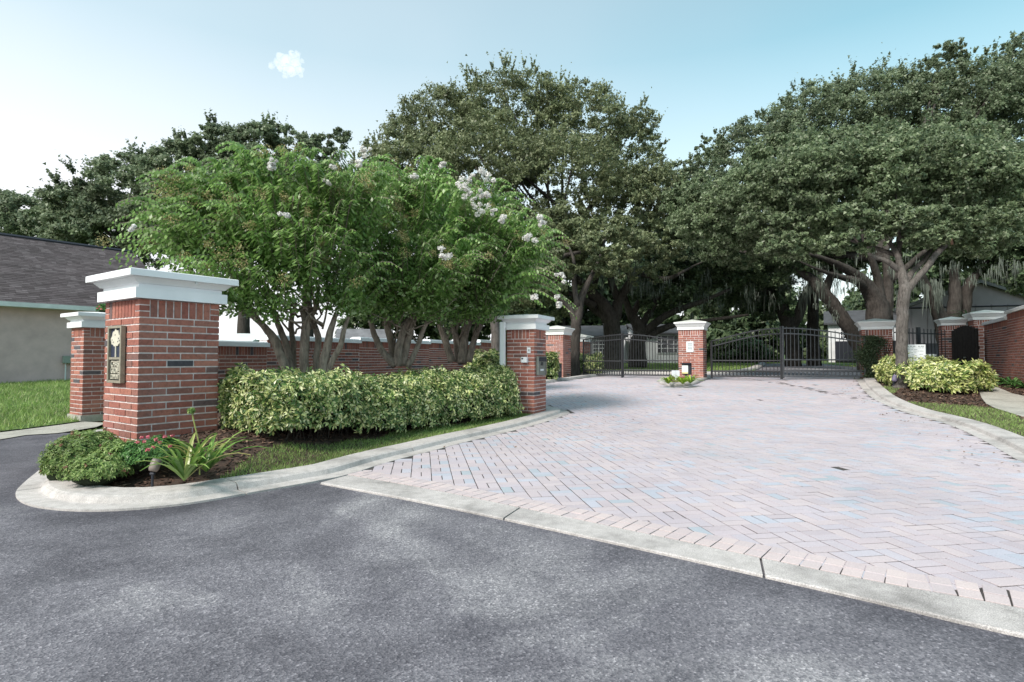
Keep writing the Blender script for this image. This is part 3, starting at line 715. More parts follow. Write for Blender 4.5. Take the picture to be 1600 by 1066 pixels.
gate_leaf('iron gate leaf just right of the island pillar, rising towards its meeting post', gxy(1112,Yd), gxy(1221,Ye), zb(1165,590.5,Yd), zb(1112,533,Yd)-zb(1165,590.5,Yd), zb(1221,513,Ye)-zb(1165,590.5,Yd), 18, 'iron driveway gate leaves', M['iron'])
gate_leaf('paler grey iron gate leaf hinged at the vine covered pillar', gxy(1352,Yf), gxy(1223.5,Ye), zb(1290,591.5,Yf), zb(1352,526,Yf)-zb(1290,591.5,Yf), zb(1221,513,Ye)-zb(1290,591.5,Yf), 19, 'iron driveway gate leaves', M['iron_grey'])
# fence right
def fence():
    a = T(1398,590,20.2); b = T(1478,590,21.8); t = thing('iron_fence', 'black iron picket fence between the vine covered pillar and the garden gate', 'fence', a)
    d = b-a; L = np.linalg.norm(d[:2]); z1 = float(T(1440,521,21)[2])-a[2]
    for z in (z1, .35): obj('rail', mesh(*boxes([(d[0]/2, d[1]/2, z)], (L,.035,.04), math.atan2(d[1], d[0])), M['iron']), t)
    n = 14
    for i in range(n+1):
        s = i/n; obj('picket', mesh(*boxes([(d[0]*s, d[1]*s, (z1+.17)/2)], (.022,.022,z1+.17)), M['iron']), t)
    obj('post', mesh(*boxes([(d[0]*.46, d[1]*.46, (z1+.22)/2)], (.10,.10,z1+.22)), M['iron']), t)
fence()
# garden gate of dark boards
def garden_gate():
    a = T(1489,598,21.6); b = T(1530,600,20.2); d = b-a; L = float(np.linalg.norm(d[:2])); an = math.atan2(d[1], d[0])
    t = thing('garden_gate', 'dark brown board garden gate with arched top between two brick pillars', 'gate', a, an)
    n = 9; h0 = float(T(1489,518,21.6)[2])-a[2]; h1 = float(T(1530,514,20.2)[2])-a[2]
    for i in range(n):
        s = (i+.5)/n; h = h0+(h1-h0)*s+.16*math.sin(s*math.pi)
        box('board', t, (s*L, random.uniform(-.004,.004), h/2), (L/n-.012, .045, h), M['wood_dark'])
    for z in (.35, 1.3): box('rail', t, (L/2, .045, z), (L-.04, .04, .12), M['wood_dark'])
    obj('latch', mesh(*boxes([(L*.55,-.05,.95)], (.12,.03,.05)), M['steel']), t)
garden_gate()

# bronze plaque on the left face of the sign pillar
def text_mesh(s, size, mtl, ext=.004, sx=1.):
    cu = bpy.data.curves.new('lettering', 'FONT'); cu.body = s; cu.size = size; cu.extrude = ext; cu.align_x = 'CENTER'; cu.align_y = 'CENTER'; cu.offset = .0; cu.resolution_u = 3
    o = bpy.data.objects.new('lettering', cu); col.objects.link(o); dg = bpy.context.evaluated_depsgraph_get(); dg.update()
    me = bpy.data.meshes.new_from_object(o.evaluated_get(dg)); bpy.data.objects.remove(o); bpy.data.curves.remove(cu)
    me.transform(Matrix.Diagonal((sx,1,1,1))); me.materials.clear(); me.materials.append(mtl); return me
def plaque():
    # local frame: x to the right on the face, y up, z out of the wall
    w, h = .345, .63
    cz = (float(T(186,510,6.3)[2])+float(T(186,598,6.3)[2]))/2
    f = c1-u1*(.43+.022)+v1*.035
    t = thing('plaque', 'bronze plaque with a raised tree and lettering on the big brick sign pillar', 'sign', (f[0], f[1], cz))
    t.rotation_euler = (math.pi/2, 0, math.pi/2-R(34.5)-math.pi/2)
    Z = lambda n, c, s, m: box(n, t, c, s, m, b=.0025)
    Z('backing', (0,0,-.004), (w-.03,h-.03,.016), M['ink'])
    for x in (-1,1): Z('frame', (x*(w/2-.014),0,.011), (.028,h,.048), M['bronze'])
    for y in (-1,1): Z('frame', (0,y*(h/2-.014),.0105), (w-.057,.028,.045), M['bronze'])
    Z('crossbar', (0,-.045,.009), (w-.057,.026,.040), M['bronze'])
    Z('tree_field', (0,.128,.0065), (w-.06,.318,.004), M['navy'])
    bm = bmesh.new(); n = 46; pts = []
    for i in range(n):
        a = i/n*2*math.pi; e = abs(math.sin(a*4.5+.4))*.020+abs(math.sin(a*11))*.006
        rx = .100+e; ry = .086+e; y = .155+ry*math.sin(a)*(1.18 if math.sin(a) > 0 else .62); x = rx*math.cos(a)*(1-.45*max(0, math.sin(a))**2.2)
        pts.append((x, y))
    V = [(x,y,z) for z in (.009,.020) for x,y in pts]; F = [list(range(n,2*n)), list(range(n))[::-1]]+[[i,(i+1)%n,n+(i+1)%n,n+i] for i in range(n)]
    obj('tree_crown', mesh(V, F, M['letter']), t)
    Vt = [(-.011,-.03,.009),(.011,-.03,.009),(.008,.11,.009),(-.008,.11,.009)]; Vt += [(x,y,.0195) for x,y,z in Vt]
    obj('tree_trunk', mesh(Vt, BF, M['letter']), t)
    for x, y in ((-.085,.16),(.08,.175),(-.055,.135),(.06,.14),(-.01,.215),(.095,.15)): obj('gap', mesh(*boxes([(x,y,.0207)], (.016,.012,.002), .6), M['navy']), t)
    for s, y, sz, sx in (('CHASE',-.108,.098,.80),('GROVES',-.180,.096,.66),('COMMUNITY',-.249,.078,.52)):
        obj('lettering', text_mesh(s, sz, M['letter'], .006, sx), t, loc=(0,y,.012))
plaque()

# fixtures on the keypad pillar (left face = toward us)
def on_left(c, u, v, w, sx, z, off=.0): q = c-u*(w/2+off)-v*sx; return (q[0], q[1], z)
def on_right(c, u, v, w, s, z, off=.0): q = c-v*(w/2+off)+u*s; return (q[0], q[1], z)
aL = math.atan2(-v2[1], -v2[0])       # face x axis
aR = math.atan2(u2[1], u2[0])
def face_box(name, label, catg, p, rz): return thing(name, label, catg, p, rz)
Yk = Y2+.05
q = on_left(c2,u2,v2,.61,.19,float(T(826,547.5,Yk)[2]),.01); t = face_box('small_notice', 'tiny white notice plate on the keypad pillar, above the white box', 'sign', q, aL)
box('plate', t, (0,0,0), (.078,.008,.115), M['sign'], b=.001); box('print', t, (.006,-.0055,0), (.03,.003,.045), M['print'], b=0)
q = on_left(c2,u2,v2,.61,.115,float(T(821.5,562.5,Yk)[2]),.045); t = face_box('intercom_box', 'small white box with a dark lens fixed to the keypad pillar brickwork', 'box', q, aL)
box('casing', t, (0,0,0), (.125,.09,.115), M['sign'], b=.008); obj('lens', mesh(*boxes([(-.03,-.047,.025)], (.035,.006,.03)), M['box_dark']), t)
q = on_right(c2,u2,v2,.61,-.02,float(T(842,572,Yk)[2]),.03); t = face_box('entry_intercom', 'tall grey metal entry keypad panel on the right face of the keypad pillar', 'intercom', q, aR)
box('casing', t, (0,0,0), (.42,.06,.38), M['steel'], b=.006); box('hood', t, (0,-.035,.13), (.34,.03,.08), M['box_dark'])
box('frame', t, (.19,-.034,0), (.02,.02,.36), M['tan']); box('label', t, (-.03,-.034,-.08), (.16,.008,.035), M['sign'], b=0)
for i in range(3):
    for k in range(3): box('key', t, (-.07+i*.04,-.034,.02+k*.022), (.024,.010,.014), M['box_dark'], b=.002)
# white steel channel post left of that pillar
pp = T(785.5,602,Y2+.12); t = thing('white_post', 'white square metal post against the left side of the keypad pillar', 'post', (pp[0], pp[1], .0))
z1 = float(T(785,503,Y2+.12)[2]); box('upright', t, (0,0,z1/2), (.10,.07,z1), M['white'], b=.006, rz=aL); box('edge_strip', t, (-.055,-.035,z1/2), (.012,.02,z1-.02), M['gutter'], b=.002)
# wall of notices on the island pillar
ccn = gc[1]; un, vn = gc[2], gc[3]; an = math.atan2(-vn[1], -vn[0])
def gcl(s, px, py, off): q = ccn-un*(.43+off)-vn*s; return (q[0], q[1], float(T(px, py, 20.6)[2]))
t = thing('notice_sign', 'white upright notice plate fixed high on the island gate pillar', 'sign', gcl(-.02,1084,542,.012), an)
box('plate', t, (0,0,0), (.25,.012,.38), M['sign'], b=.002)
for i, y in enumerate((.12,.075,.03,-.02,-.06,-.11)): box('print', t, (0,-.0075,y), (.17,.003,.018 if i % 2 else .026), M['print'], b=0)
t = thing('keypad_stand', 'pale metal keypad housing on a short post in front of the island pillar', 'keypad', T(1072,596,19.6), an)
z1 = float(T(1072,571,19.6)[2])-t.location.z; box('post', t, (0,0,.13), (.07,.07,.26), M['iron']); box('housing', t, (.02,.04,z1-.13), (.30,.20,.38), M['box_dark'], b=.01)
box('door', t, (-.02,-.066,z1-.14), (.21,.012,.29), M['gutter']); box('label', t, (-.02,-.074,z1-.26), (.20,.006,.05), M['yellow'], b=0); box('hood', t, (.0,.0,z1+.07), (.34,.26,.03), M['box_dark'])
t = thing('small_sign', 'small white sign on a stake between the lime green plants of the kerbed island', 'sign', T(1056,602,18.9), .1)
z1 = float(T(1056,579,18.9)[2])-t.location.z; box('stake', t, (.0,.01,z1/2), (.03,.02,z1-.02), M['sign'])
Vs = [(-.135,0,z1-.16),(0.03,0,z1-.25),(.135,0,z1-.18),(.135,0,z1),(-.135,0,z1)]; Vs += [(x,.012,z) for x,_,z in Vs]
obj('plate', mesh(Vs, [[0,1,2,3,4],[9,8,7,6,5]]+[[(i+1)%5,i,5+i,5+(i+1)%5] for i in range(5)], M['sign']), t)
# operator box by the left gate pillar
t = thing('gate_operator', 'dark gate motor box on a concrete pad left of the brick gate pillar', 'box', T(868,597,20.6), .5)
box('housing', t, (0,0,.36), (.36,.32,.62), M['box_dark'], b=.02); box('pad', t, (0.05,-.05,.02), (.75,.55,.12), M['walk']); box('handle', t, (.08,-.17,.45), (.03,.02,.12), M['steel'])
# big white notice by the young oak
bp = T(1431,575,16.3); t = thing('rules_sign', 'square white notice board with faded small print beside the young oak trunk', 'sign', (bp[0], bp[1], float(gz(bp[0],bp[1]))), -.12)
z0, z1 = float(T(1431,569.5,16.3)[2])-t.location.z, float(T(1431,538.5,16.3)[2])-t.location.z
box('panel', t, (0,0,(z0+z1)/2), (.535,.02,z1-z0), M['sign'], b=.003); box('post', t, (0,.04,z1/2-.05), (.06,.05,z1-.1), M['iron'])
rs = random.Random(3)
for i in range(11):
    y = z1-.05-i*.046; x0 = -.22; 
    while x0 < .20:
        l = rs.uniform(.03,.10); l = min(l, .225-x0)
        if rs.random() < .8: box('print', t, (x0+l/2,-.0115,y), (l,.002,.012 if i else .024), M['print'], b=0)
        x0 += l+.02
# ground lamps
def uplight(label, p, mtl, tilt, s=1.):
    t = thing('spotlight', label, 'light', p, 0); bm = bmesh.new()
    prof = [(0,.0),(.038,.004),(.048,.03),(.050,.07),(.046,.115),(.040,.128),(.036,.128),(.033,.11),(0,.105)]
    V, F = [], []; n = 14
    for r, z in prof: V += [(r*s*math.cos(2*math.pi*k/n), r*s*math.sin(2*math.pi*k/n), z*s) for k in range(n)]
    for a in range(len(prof)-1):
        for k in range(n): F.append((a*n+k, a*n+(k+1)%n, a*n+n+(k+1)%n, a*n+n+k))
    me = mesh(V, F, mtl, smooth=True); o = obj('shade', me, t, loc=(0,0,.11*s)); o.rotation_euler = (tilt, .25, .3)
    obj('stake', mesh(*tube([(0,0,-.05),(0,0,.08*s)], .012*s, 8), M['box_dark']), t); obj('knuckle', mesh(*tube([(-.02*s,0,.09*s),(.02*s,0,.09*s)], .018*s, 8), M['box_dark']), t)
q = G(238,754,.12); uplight('tan bullet spotlight on a stake among the flowers by the sign pillar', q, M['tan'], -.35, .85)
q = G(1397,606,.08); uplight('greyish purple spotlight at the foot of the young oak', q, M['purple'], .2, 1.5)
# utility box on the left house wall
# ================================================================ HOUSES
def prism(name, label, catg, base, walls_mat, parent=None): pass
def left_house():
    e0 = T(0,470.5,18.0); dr = np.array([math.sin(R(36)), math.cos(R(36)), 0]); pn = np.array([-dr[1], dr[0], 0])
    zE = e0[2]; rise, run = 2.95, 5.1; A0, A1 = -7., 5.6
    t = thing('stucco_house', 'beige stucco house with dark shingle roof at the left edge, behind the lawn', 'house', (e0[0], e0[1], .25))
    Wd = lambda s, q, z: np.array([e0[0], e0[1], 0])+dr*s+pn*q+np.array([0,0,z])
    P = [Wd(A0+.5,.35,.1), Wd(A1-.5,.35,.1), Wd(A1-.5,9.8,.1), Wd(A0+.5,9.8,.1)]; V = P+[p+np.array([0,0,zE-.15]) for p in P]
    obj('wall', mesh(V, BF, M['stucco']), t, local=False)
    # gable triangle
    g = [Wd(A1-.5,.35,zE-.05), Wd(A1-.5,9.8,zE-.05), Wd(A1-.5,5.1,zE+rise-.15)]; V = g+[p-dr*.2 for p in g]
    obj('gable', mesh(V, [[0,1,2],[5,4,3],[0,3,4,1],[1,4,5,2],[2,5,3,0]], M['stucco']), t, local=False)
    # roof decks
    for sg in (0,1):
        if sg == 0: q = [Wd(A0,0,zE), Wd(A1,0,zE), Wd(A1,run,zE+rise), Wd(A0,run,zE+rise)]
        else: q = [Wd(A1,2*run,zE), Wd(A0,2*run,zE), Wd(A0,run,zE+rise), Wd(A1,run,zE+rise)]
        V = [p-np.array([0,0,.10]) for p in q]+[p-np.array([0,0,.012]) for p in q]; obj('roof', mesh(V, BF, M['shingle']), t, local=False)
    # shingle tabs on the front slope: exposed courses
    sl = np.array([*(pn[:2]*run), rise]); Ls = np.linalg.norm(sl); sd_ = sl/Ls; nn = np.cross(dr, sd_); nn /= np.linalg.norm(nn)
    if nn[2] < 0: nn = -nn
    cs_, F, n = [], [], 0; tab = .33; exp_ = .143; rr = random.Random(5)
    o = Wd(A0,0,zE); V = []
    for k in range(int(Ls/exp_)):
        x = -rr.random()*tab; 
        while x < A1-A0:
            l = tab*rr.choice((.5,.75,1,1,1.2)); x0, x1 = max(0,x), min(A1-A0, x+l-.006)
            if x1-x0 > .03 and x1 > 5:
                h = .006+rr.random()*.006; b0 = o+sd_*(k*exp_)
                for (xx, yy, zz) in ((x0,0,h),(x1,0,h),(x1,exp_+.01,.001),(x0,exp_+.01,.001),(x0,0,-.01),(x1,0,-.01)):
                    V.append(b0+dr*xx+sd_*yy+nn*zz)
                F.append((n,n+1,n+2,n+3)); F.append((n+4,n+5,n+1,n)); n += 6
            x += l
    obj('shingles', mesh(np.array(V), np.array(F), M['shingle']), t, kind='stuff', local=False)
    obj('ridge_cap', mesh(*tube([Wd(A0,run,zE+rise+.0), Wd(A1,run,zE+rise+.0)], .09, 6), M['box_dark']), t, local=False)
    V, F = boxes([(0,0,0)], (A1-A0,.13,.15), math.atan2(dr[1], dr[0])); m = Wd((A0+A1)/2,-.07,zE-.08); obj('gutter', mesh(V+m, F, M['gutter']), t, local=False)
    V, F = boxes([(0,0,0)], (A1-A0,.34,.03), math.atan2(dr[1], dr[0])); m = Wd((A0+A1)/2,.17,zE-.14); obj('soffit', mesh(V+m, F, M['gutter']), t, local=False)
    # meter box
    w = ray(106,560); s = ((w[0]*0)); 
    # where column 106 meets the wall
    r_ = (106-800)/889.; a0 = Wd(0,.35,0); s = (r_*a0[1]-a0[0])/(dr[0]-r_*dr[1]); q = Wd(s,.30,0); Yq = q[1]
    zz = float(T(106,562,Yq)[2]); ub = thing('meter_box', 'green grey electrical box with conduit on the stucco house wall beside the brick pillar', 'box', (q[0], q[1], zz), math.atan2(dr[1], dr[0]))
    box('cabinet', ub, (0,-.06,0), (.34,.16,.26), M['green_box'], b=.01); obj('conduit', mesh(*tube([(-.08,-.04,-.12),(-.08,-.04,-.70)], .022, 8), M['gutter']), ub)
left_house()

def gable_house(label, base, ang, L, W, hw, rise, wm, rm, windows=(), group=None, name='house', over=.35, gable_front=False):
    """base: near-left corner on the ground, ang: direction of the long side"""
    t = thing(name, label, 'house', base, ang, group)
    V, F = boxes([(L/2, W/2, hw/2)], (L,W,hw)); obj('wall', mesh(V, F, wm), t)
    for x in (0.0, L-.12):
        g = [(x,0.0,hw),(x,W,hw),(x,W/2,hw+rise)]; V = g+[(a+.12,b,c) for a,b,c in g]
        obj('gable', mesh(V, [[0,2,1],[3,4,5],[0,1,4,3],[1,2,5,4],[2,0,3,5]], wm), t)
    sl = rise/(W/2)
    for sg in (0,1):
        y0 = -over if sg == 0 else W+over; z0 = hw-sl*over
        q = [(-over,y0,z0),(L+over,y0,z0),(L+over,W/2,hw+rise),(-over,W/2,hw+rise)]
        V = [(a,b,c+.01) for a,b,c in q]+[(a,b,c+.14) for a,b,c in q]; obj('roof', mesh(V, BF if sg == 0 else BF[:, ::-1], rm), t)
    for (face, a, b, w, h) in windows:
        if face == 'front': c, s, dn = (a, -.03, b), (w,.06,h), (0,-.02)
        else: c, s = (-.03, a, b), (.06,w,h)
        f = box('window', t, c, (s[0]+.16 if face == 'front' else .05, .05 if face == 'front' else s[1]+.16, h+.16), M['white'])
        gl_ = obj('pane', bevbox(*((w,.03,h) if face == 'front' else (.03,w,h)), M['glass'], b=0), f, loc=(0,-.03,0) if face == 'front' else (-.03,0,0))
        for k in (-.5,0,.5):
            obj('glazing_bar', bevbox(*((.04,.02,h) if face == 'front' else (.02,.04,h)), M['white'], b=0), f, loc=(k*w*.66,-.052,0) if face == 'front' else (-.052,k*w*.66,0))
        for k in (-.25, .0, .25):
            obj('glazing_bar', bevbox(*((w,.02,.04) if face == 'front' else (.02,w,.04)), M['white'], b=0), f, loc=(0,-.056,k*h) if face == 'front' else (-.056,0,k*h))
    return t
# grey sided house behind the right-hand fence: big gable towards us
gb0 = T(1385,600,30); gh = gable_house('grey sided house with a broad low gable behind the iron fence at the right', (gb0[0]-1.5, gb0[1]+.0, .2), -.10, 14.5, 12, 1, .1, M['siding'], M['roof_far'])
for o in list(gh.children): bpy.data.objects.remove(o)
def gable_face(t):
    p = lambda px, py, Y: np.array(T(px,py,Y))-np.array(t.location)
    Y = 30.; xs = [(1402,600),(1720,600),(1720,500),(1533,443.5),(1402,486)]
    inv = Matrix.Rotation(.10, 4, 'Z'); t.rotation_euler = (0,0,0)
    fr = [p(x,y,Y) for x,y in xs]; bk = [q+np.array([8,9,0]) for q in fr]
    obj('wall', mesh(fr+bk, [[0,1,2,3,4],[9,8,7,6,5]]+[[(i+1)%5,i,5+i,5+(i+1)%5] for i in range(5)], M['siding']), t)
    for a, b, nm in (((1533,441.5),(1740,505),'roof'),((1396,487),(1533,441.5),'roof')):
        A, B = p(*a,29.7), p(*b,29.7); V = [A,B,B+np.array([8,9.4,0]),A+np.array([8,9.4,0])]; V = V+[v+np.array([0,0,.16]) for v in V]
        obj(nm, mesh(V, BF, M['roof_far']), t)
    A, B = p(1403,482,29.96), p(1740,474,29.96); obj('trim_band', mesh(*tube([A,B], .035, 4), M['box_dark']), t)
    A, B = p(1510,445,29.6), p(1513,487,29.6); obj('downspout', mesh(*tube([A,B], .09, 6), M['white']), t)
    for px in (1412,1425,1450,1475,1500,1525,1550,1575,1600,1625): obj('panel_joint', mesh(*tube([p(px,475,29.985), p(px,600,29.985)], .012, 4), M['siding']), t)
    f = obj('window', mesh(*boxes([p(1452,556,29.9)], (.9,.1,1.3)), M['box_dark']), t); obj('pane', mesh(*boxes([(0,0,0)], (.7,.04,.5)), M['gutter']), f, loc=p(1452,561,29.82))
gable_face(gh)
# houses beyond the gates
M['box_roof'] = simple('dark_far_roof', (.06,.062,.068), .9, var=.2, scale=2, bmp=.2)
q = T(925,566,40); gable_house('pale grey house seen between the trunks beyond the left gate', (q[0]-2.5, q[1]+3, .65), -.15, 5.2, 5, 2.2, .8, M['siding'], M['box_roof'], [('front',1.2,1.3,.8,1.1),('front',3.4,1.3,.8,1.1)])
q = T(1005,566,42); gable_house('small white house with a paned window beyond the left gate', (q[0]+.2, q[1]+2, .75), .10, 4.4, 4.5, 2.4, .7, M['house_white'], M['box_roof'], [('front',2.2,1.55,1.5,1.3)])
q = T(1306,572,50); gable_house('white house with a grey carport far behind the right gate', (q[0]-.6, q[1], .85), -.50, 12, 7, 3.4, 1.2, M['house_white'], M['box_roof'], [('front',1.4,2.5,.9,.8),('front',3.6,2.5,.9,.8)])
box('carport_shade_box', bpy.data.objects[[o.name for o in bpy.data.objects if o.name.startswith('house')][-1]], (5,-.6,.95), (9,1.6,1.7), M['box_dark'])  # solid dark box; the carport's inner shade is put into its colour
q = T(372,565,30); gable_house('white neighbour house glimpsed over the low end of the brick wall', (q[0]-2.3, q[1], .3), .1, 2.7, 3.4, 1.75, .4, M['house_white'], M['gutter'], [('front',1.9,1.3,.5,.5)])
q = T(560,565,33); gable_house('neighbour house with pale grey roof seen over the brick wall between the myrtle stems', (q[0]-1.0, q[1], .3), .25, 2.6, 3.0, 1.75, .8, M['siding'], M['roof_far'], [])
# ================================================================ PLANTS
def unit(a): return a/(np.linalg.norm(a, axis=-1, keepdims=True)+1e-9)
def leaves(C, size, nrm=None, up=.35, asp=.5, rng=RNG, axis=None, droop=0., tri=False):
    """rhombic leaves at C; size (n,); nrm bias of the leaf normal"""
    n = len(C); nn = unit(rng.normal(size=(n,3)))
    b = nn*1.0+np.array([0,0,up])
    if nrm is not None: b = b+nrm
    b = unit(b); a = rng.normal(size=(n,3)) if axis is None else axis+rng.normal(size=(n,3))*.25
    a = unit(a-b*np.sum(a*b, 1, keepdims=True)); a[:,2] -= droop; a = unit(a)
    s = np.cross(b, a); L = np.asarray(size)[:,None]
    if tri: return np.stack([C-a*L*.5+s*L*asp*.35, C-a*L*.25-s*L*asp*.65, C+a*L*.6+s*L*asp*.1], 1).reshape(-1,3), np.arange(3*n).reshape(n,3)
    V = np.stack([C-a*L*.5, C+s*L*asp*.5+a*L*.05, C+a*L*.5, C-s*L*asp*.5+a*L*.05], 1)
    return V.reshape(-1,3), np.arange(4*n).reshape(n,4)
def blobs_cloud(blobs, ntot, clump=95, lsize=.12, rng=RNG, hollow=.55, csize=.17, spikes=.07, under=.35):
    """blobs: (x,y,z,rx,ry,rz). Leaf sprays gathered in tufts over the outer part of each blob."""
    w = np.array([b[3]*b[5]+b[3]*b[4]+b[4]*b[5] for b in blobs]); w = w/w.sum(); Cs, Ns = [], []
    for b, ww in zip(blobs, w):
        clump_ = clump; nc = max(3, int(ntot*ww/clump)); d = unit(rng.normal(size=(nc*2,3)))
        d = d[(d[:,2] > -.25) | (rng.random(len(d)) < under)][:nc]; nc = len(d)
        # lumpy radius
        ph = rng.uniform(0,6.28,(5,)); k = rng.normal(size=(5,3))*2.6
        lump = sum(np.sin(d@k[i]+ph[i]) for i in range(5))/5
        r = (hollow+(1-hollow)*rng.random(nc)**.45)*(1+.16*lump); sp = rng.random(nc) < spikes; r = np.where(sp, .98+.10*rng.random(nc), r)
        R3 = np.array(b[3:6]); c = np.array(b[:3])+d*r[:,None]*R3
        m = np.maximum(8, rng.poisson(clump, nc)); idx = np.repeat(np.arange(nc), m)
        cr = csize*R3.mean()*(.55+.9*rng.random(nc)); cr = np.where(sp, cr*.42, cr); g = rng.normal(size=(len(idx),3))*.5
        g[:,2] *= .62; p = c[idx]+g*cr[idx][:,None]; q_ = sp[idx]; p[q_] += (d[idx][q_]*.5+np.array([0,0,.8]))*(np.abs(g[q_,:1])*cr[idx][q_][:,None]*3.2)
        Cs.append(p); Ns.append(d[idx]*.55+unit(g)*.35)
    C = np.concatenate(Cs); Nn = np.concatenate(Ns)
    return leaves(C, lsize*(.6+.8*rng.random(len(C))), Nn, .35, .85, rng, tri=True)
def limb(P, r0, r1, seg=8, jit=.10, k=5, wig=.06):
    Q = spline(P, k); n = len(Q); t = np.linspace(0,1,n)
    sc = np.linalg.norm(Q[-1]-Q[0]); Q[1:-1] += RNG.normal(size=(n-2,3))*wig*min(sc,.8)*.25
    return tube(Q, r0+(r1-r0)*t**.8, seg, jit)
RK = 1.
def pxp(L):   # [(px,py,Y,r_px)] -> points, radii (m)
    return np.array([T(a,b,c) for a,b,c,_ in L]), np.array([RK*r*c/FPX for a,b,c,r in L])
def limb_px(L, seg=10, jit=.08, k=5):
    P, r = pxp(L); Q = spline(P, k); rr = np.interp(np.linspace(0,1,len(Q)), np.linspace(0,1,len(r)), r)
    Q[1:-1] += RNG.normal(size=(len(Q)-2,3))*rr[1:-1,None]*.05
    return tube(Q, rr, seg, jit)
def strands(C, L, w=.02, rng=RNG):
    n = len(C); a = rng.uniform(0, 6.28, n); s = np.stack([np.cos(a), np.sin(a), 0*a], 1)*w*(.5+rng.random(n))[:,None]
    d = np.stack([rng.normal(size=n)*.06, rng.normal(size=n)*.06, -np.ones(n)], 1)*np.asarray(L)[:,None]
    V = np.stack([C-s*.5, C+s*.5, C+d*.6+s*.6, C+d, C+d*.6-s*.6], 1); V = np.stack([V[:,0],V[:,1],V[:,2],V[:,3],V[:,4]],1)
    return V.reshape(-1,3), np.arange(5*n).reshape(n,5)
def moss_tufts(tufts, n=60, w=.02):
    """tufts: (x,y,z,spread,length)"""
    C, L = [], []
    for x,y,z,s,l in tufts:
        k_ = RNG.integers(3,6); o_ = RNG.normal(size=(k_,3))*np.array([s,s,s*.7]); g = o_[RNG.integers(0,k_,n)]+RNG.normal(size=(n,3))*s*np.array([.22,.22,.3]); C.append(np.array([x,y,z])+g); L.append(l*(.15+.75*RNG.random(n)**1.5)*np.exp(-(g[:,0]**2+g[:,1]**2)/(2*(s*1.3)**2)))
    return strands(np.concatenate(C), np.concatenate(L), w)
def bl(px, py, Y, rx, rz, ry=None):   # blob from photo survey
    c = T(px, py, Y); k = Y/FPX; return (*c, rx*k, ry if ry else (rx+rz)*.5*k, rz*k)
def tree(name, label, base, limbs, blobs, n, mtl, bmtl='bark', group=None, moss=None, lsize=.12, clump=95, csize=.17, hollow=.55, spikes=.07, catg='tree', under=.35, mossw=.02, mossn=60):
    b = np.array(base); t = thing(name, label, catg, (b[0], b[1], b[2]), 0, group)
    for i, L in enumerate(limbs):
        V, F = L; obj('trunk' if i == 0 else 'limb', mesh(V, F, M[bmtl], smooth=True), t, local=False)
    V, F = blobs_cloud(blobs, int(n*1.55), int(clump*1.55), lsize, hollow=hollow, csize=csize, spikes=spikes, under=under)
    obj('crown', mesh(V, F, M[mtl]), t, local=False)
    if moss:
        for q in moss:
            V, F = moss_tufts([q], mossn, mossw); obj('hanging_moss', mesh(V, F, M['moss']), t, local=False, kind='stuff')
    return t
def branches_to(top, blobs, r, n=2):
    out = []
    for b in blobs:
        for _ in range(n):
            e = np.array(b[:3])+RNG.normal(size=3)*np.array(b[3:6])*.35; m = (top+e)/2+RNG.normal(size=3)*.35*np.array([1,1,.4])+np.array([0,0,-.25])
            out.append(limb([top+RNG.normal(size=3)*.1, m, e], r*RNG.uniform(.5,1.), r*.18))
    return out

# ---- trees behind the left house
B = [bl(35,345,44,62,40), bl(-40,350,44,60,45), bl(90,360,43,50,42)]
bp0 = T(40,560,44); tree('broadleaf_tree', 'dark round tree behind the left end of the shingle roof', bp0, [limb([bp0, T(42,470,44), T(40,380,44)], .45,.2)], B, 26000, 'oak', lsize=.20, csize=.18)
B = [bl(205,295,40,85,50), bl(275,275,39,70,50), bl(120,345,40,60,45), bl(150,335,40,70,50), bl(265,330,38,60,60), bl(190,375,40,110,40)]
bp0 = T(200,560,40); tree('broadleaf_tree', 'wide dark green tree above the shingle roof, left of the crape myrtles', bp0, [limb([bp0, T(205,450,40), T(200,330,40)], .5,.2)]+branches_to(T(200,400,40), B, .2, 2), B, 60000, 'oak', lsize=.18, csize=.15)
B = [bl(345,225,37,45,28), bl(400,240,37,55,45), bl(320,245,38,40,35), bl(380,300,37,80,60)]
bp0 = T(380,560,37); tree('broadleaf_tree', 'tall green tree topping the skyline behind the first crape myrtle', bp0, [limb([bp0, T(382,430,37), T(385,270,37)], .45,.15)]+branches_to(T(385,330,37), B, .16, 2), B, 34000, 'oak', lsize=.16, csize=.16, spikes=.12)
B = [bl(445,222,39,30,26), bl(512,222,39,36,26), bl(478,262,39,60,45), bl(480,330,39,90,60)]
bp0 = T(480,560,39); tree('broadleaf_tree', 'second skyline tree with three rounded tufts, left of the big grey oak', bp0, [limb([bp0, T(480,430,39), T(478,270,39)], .45,.15)]+branches_to(T(478,330,39), B, .15, 2), B, 30000, 'oak', lsize=.16, csize=.17)

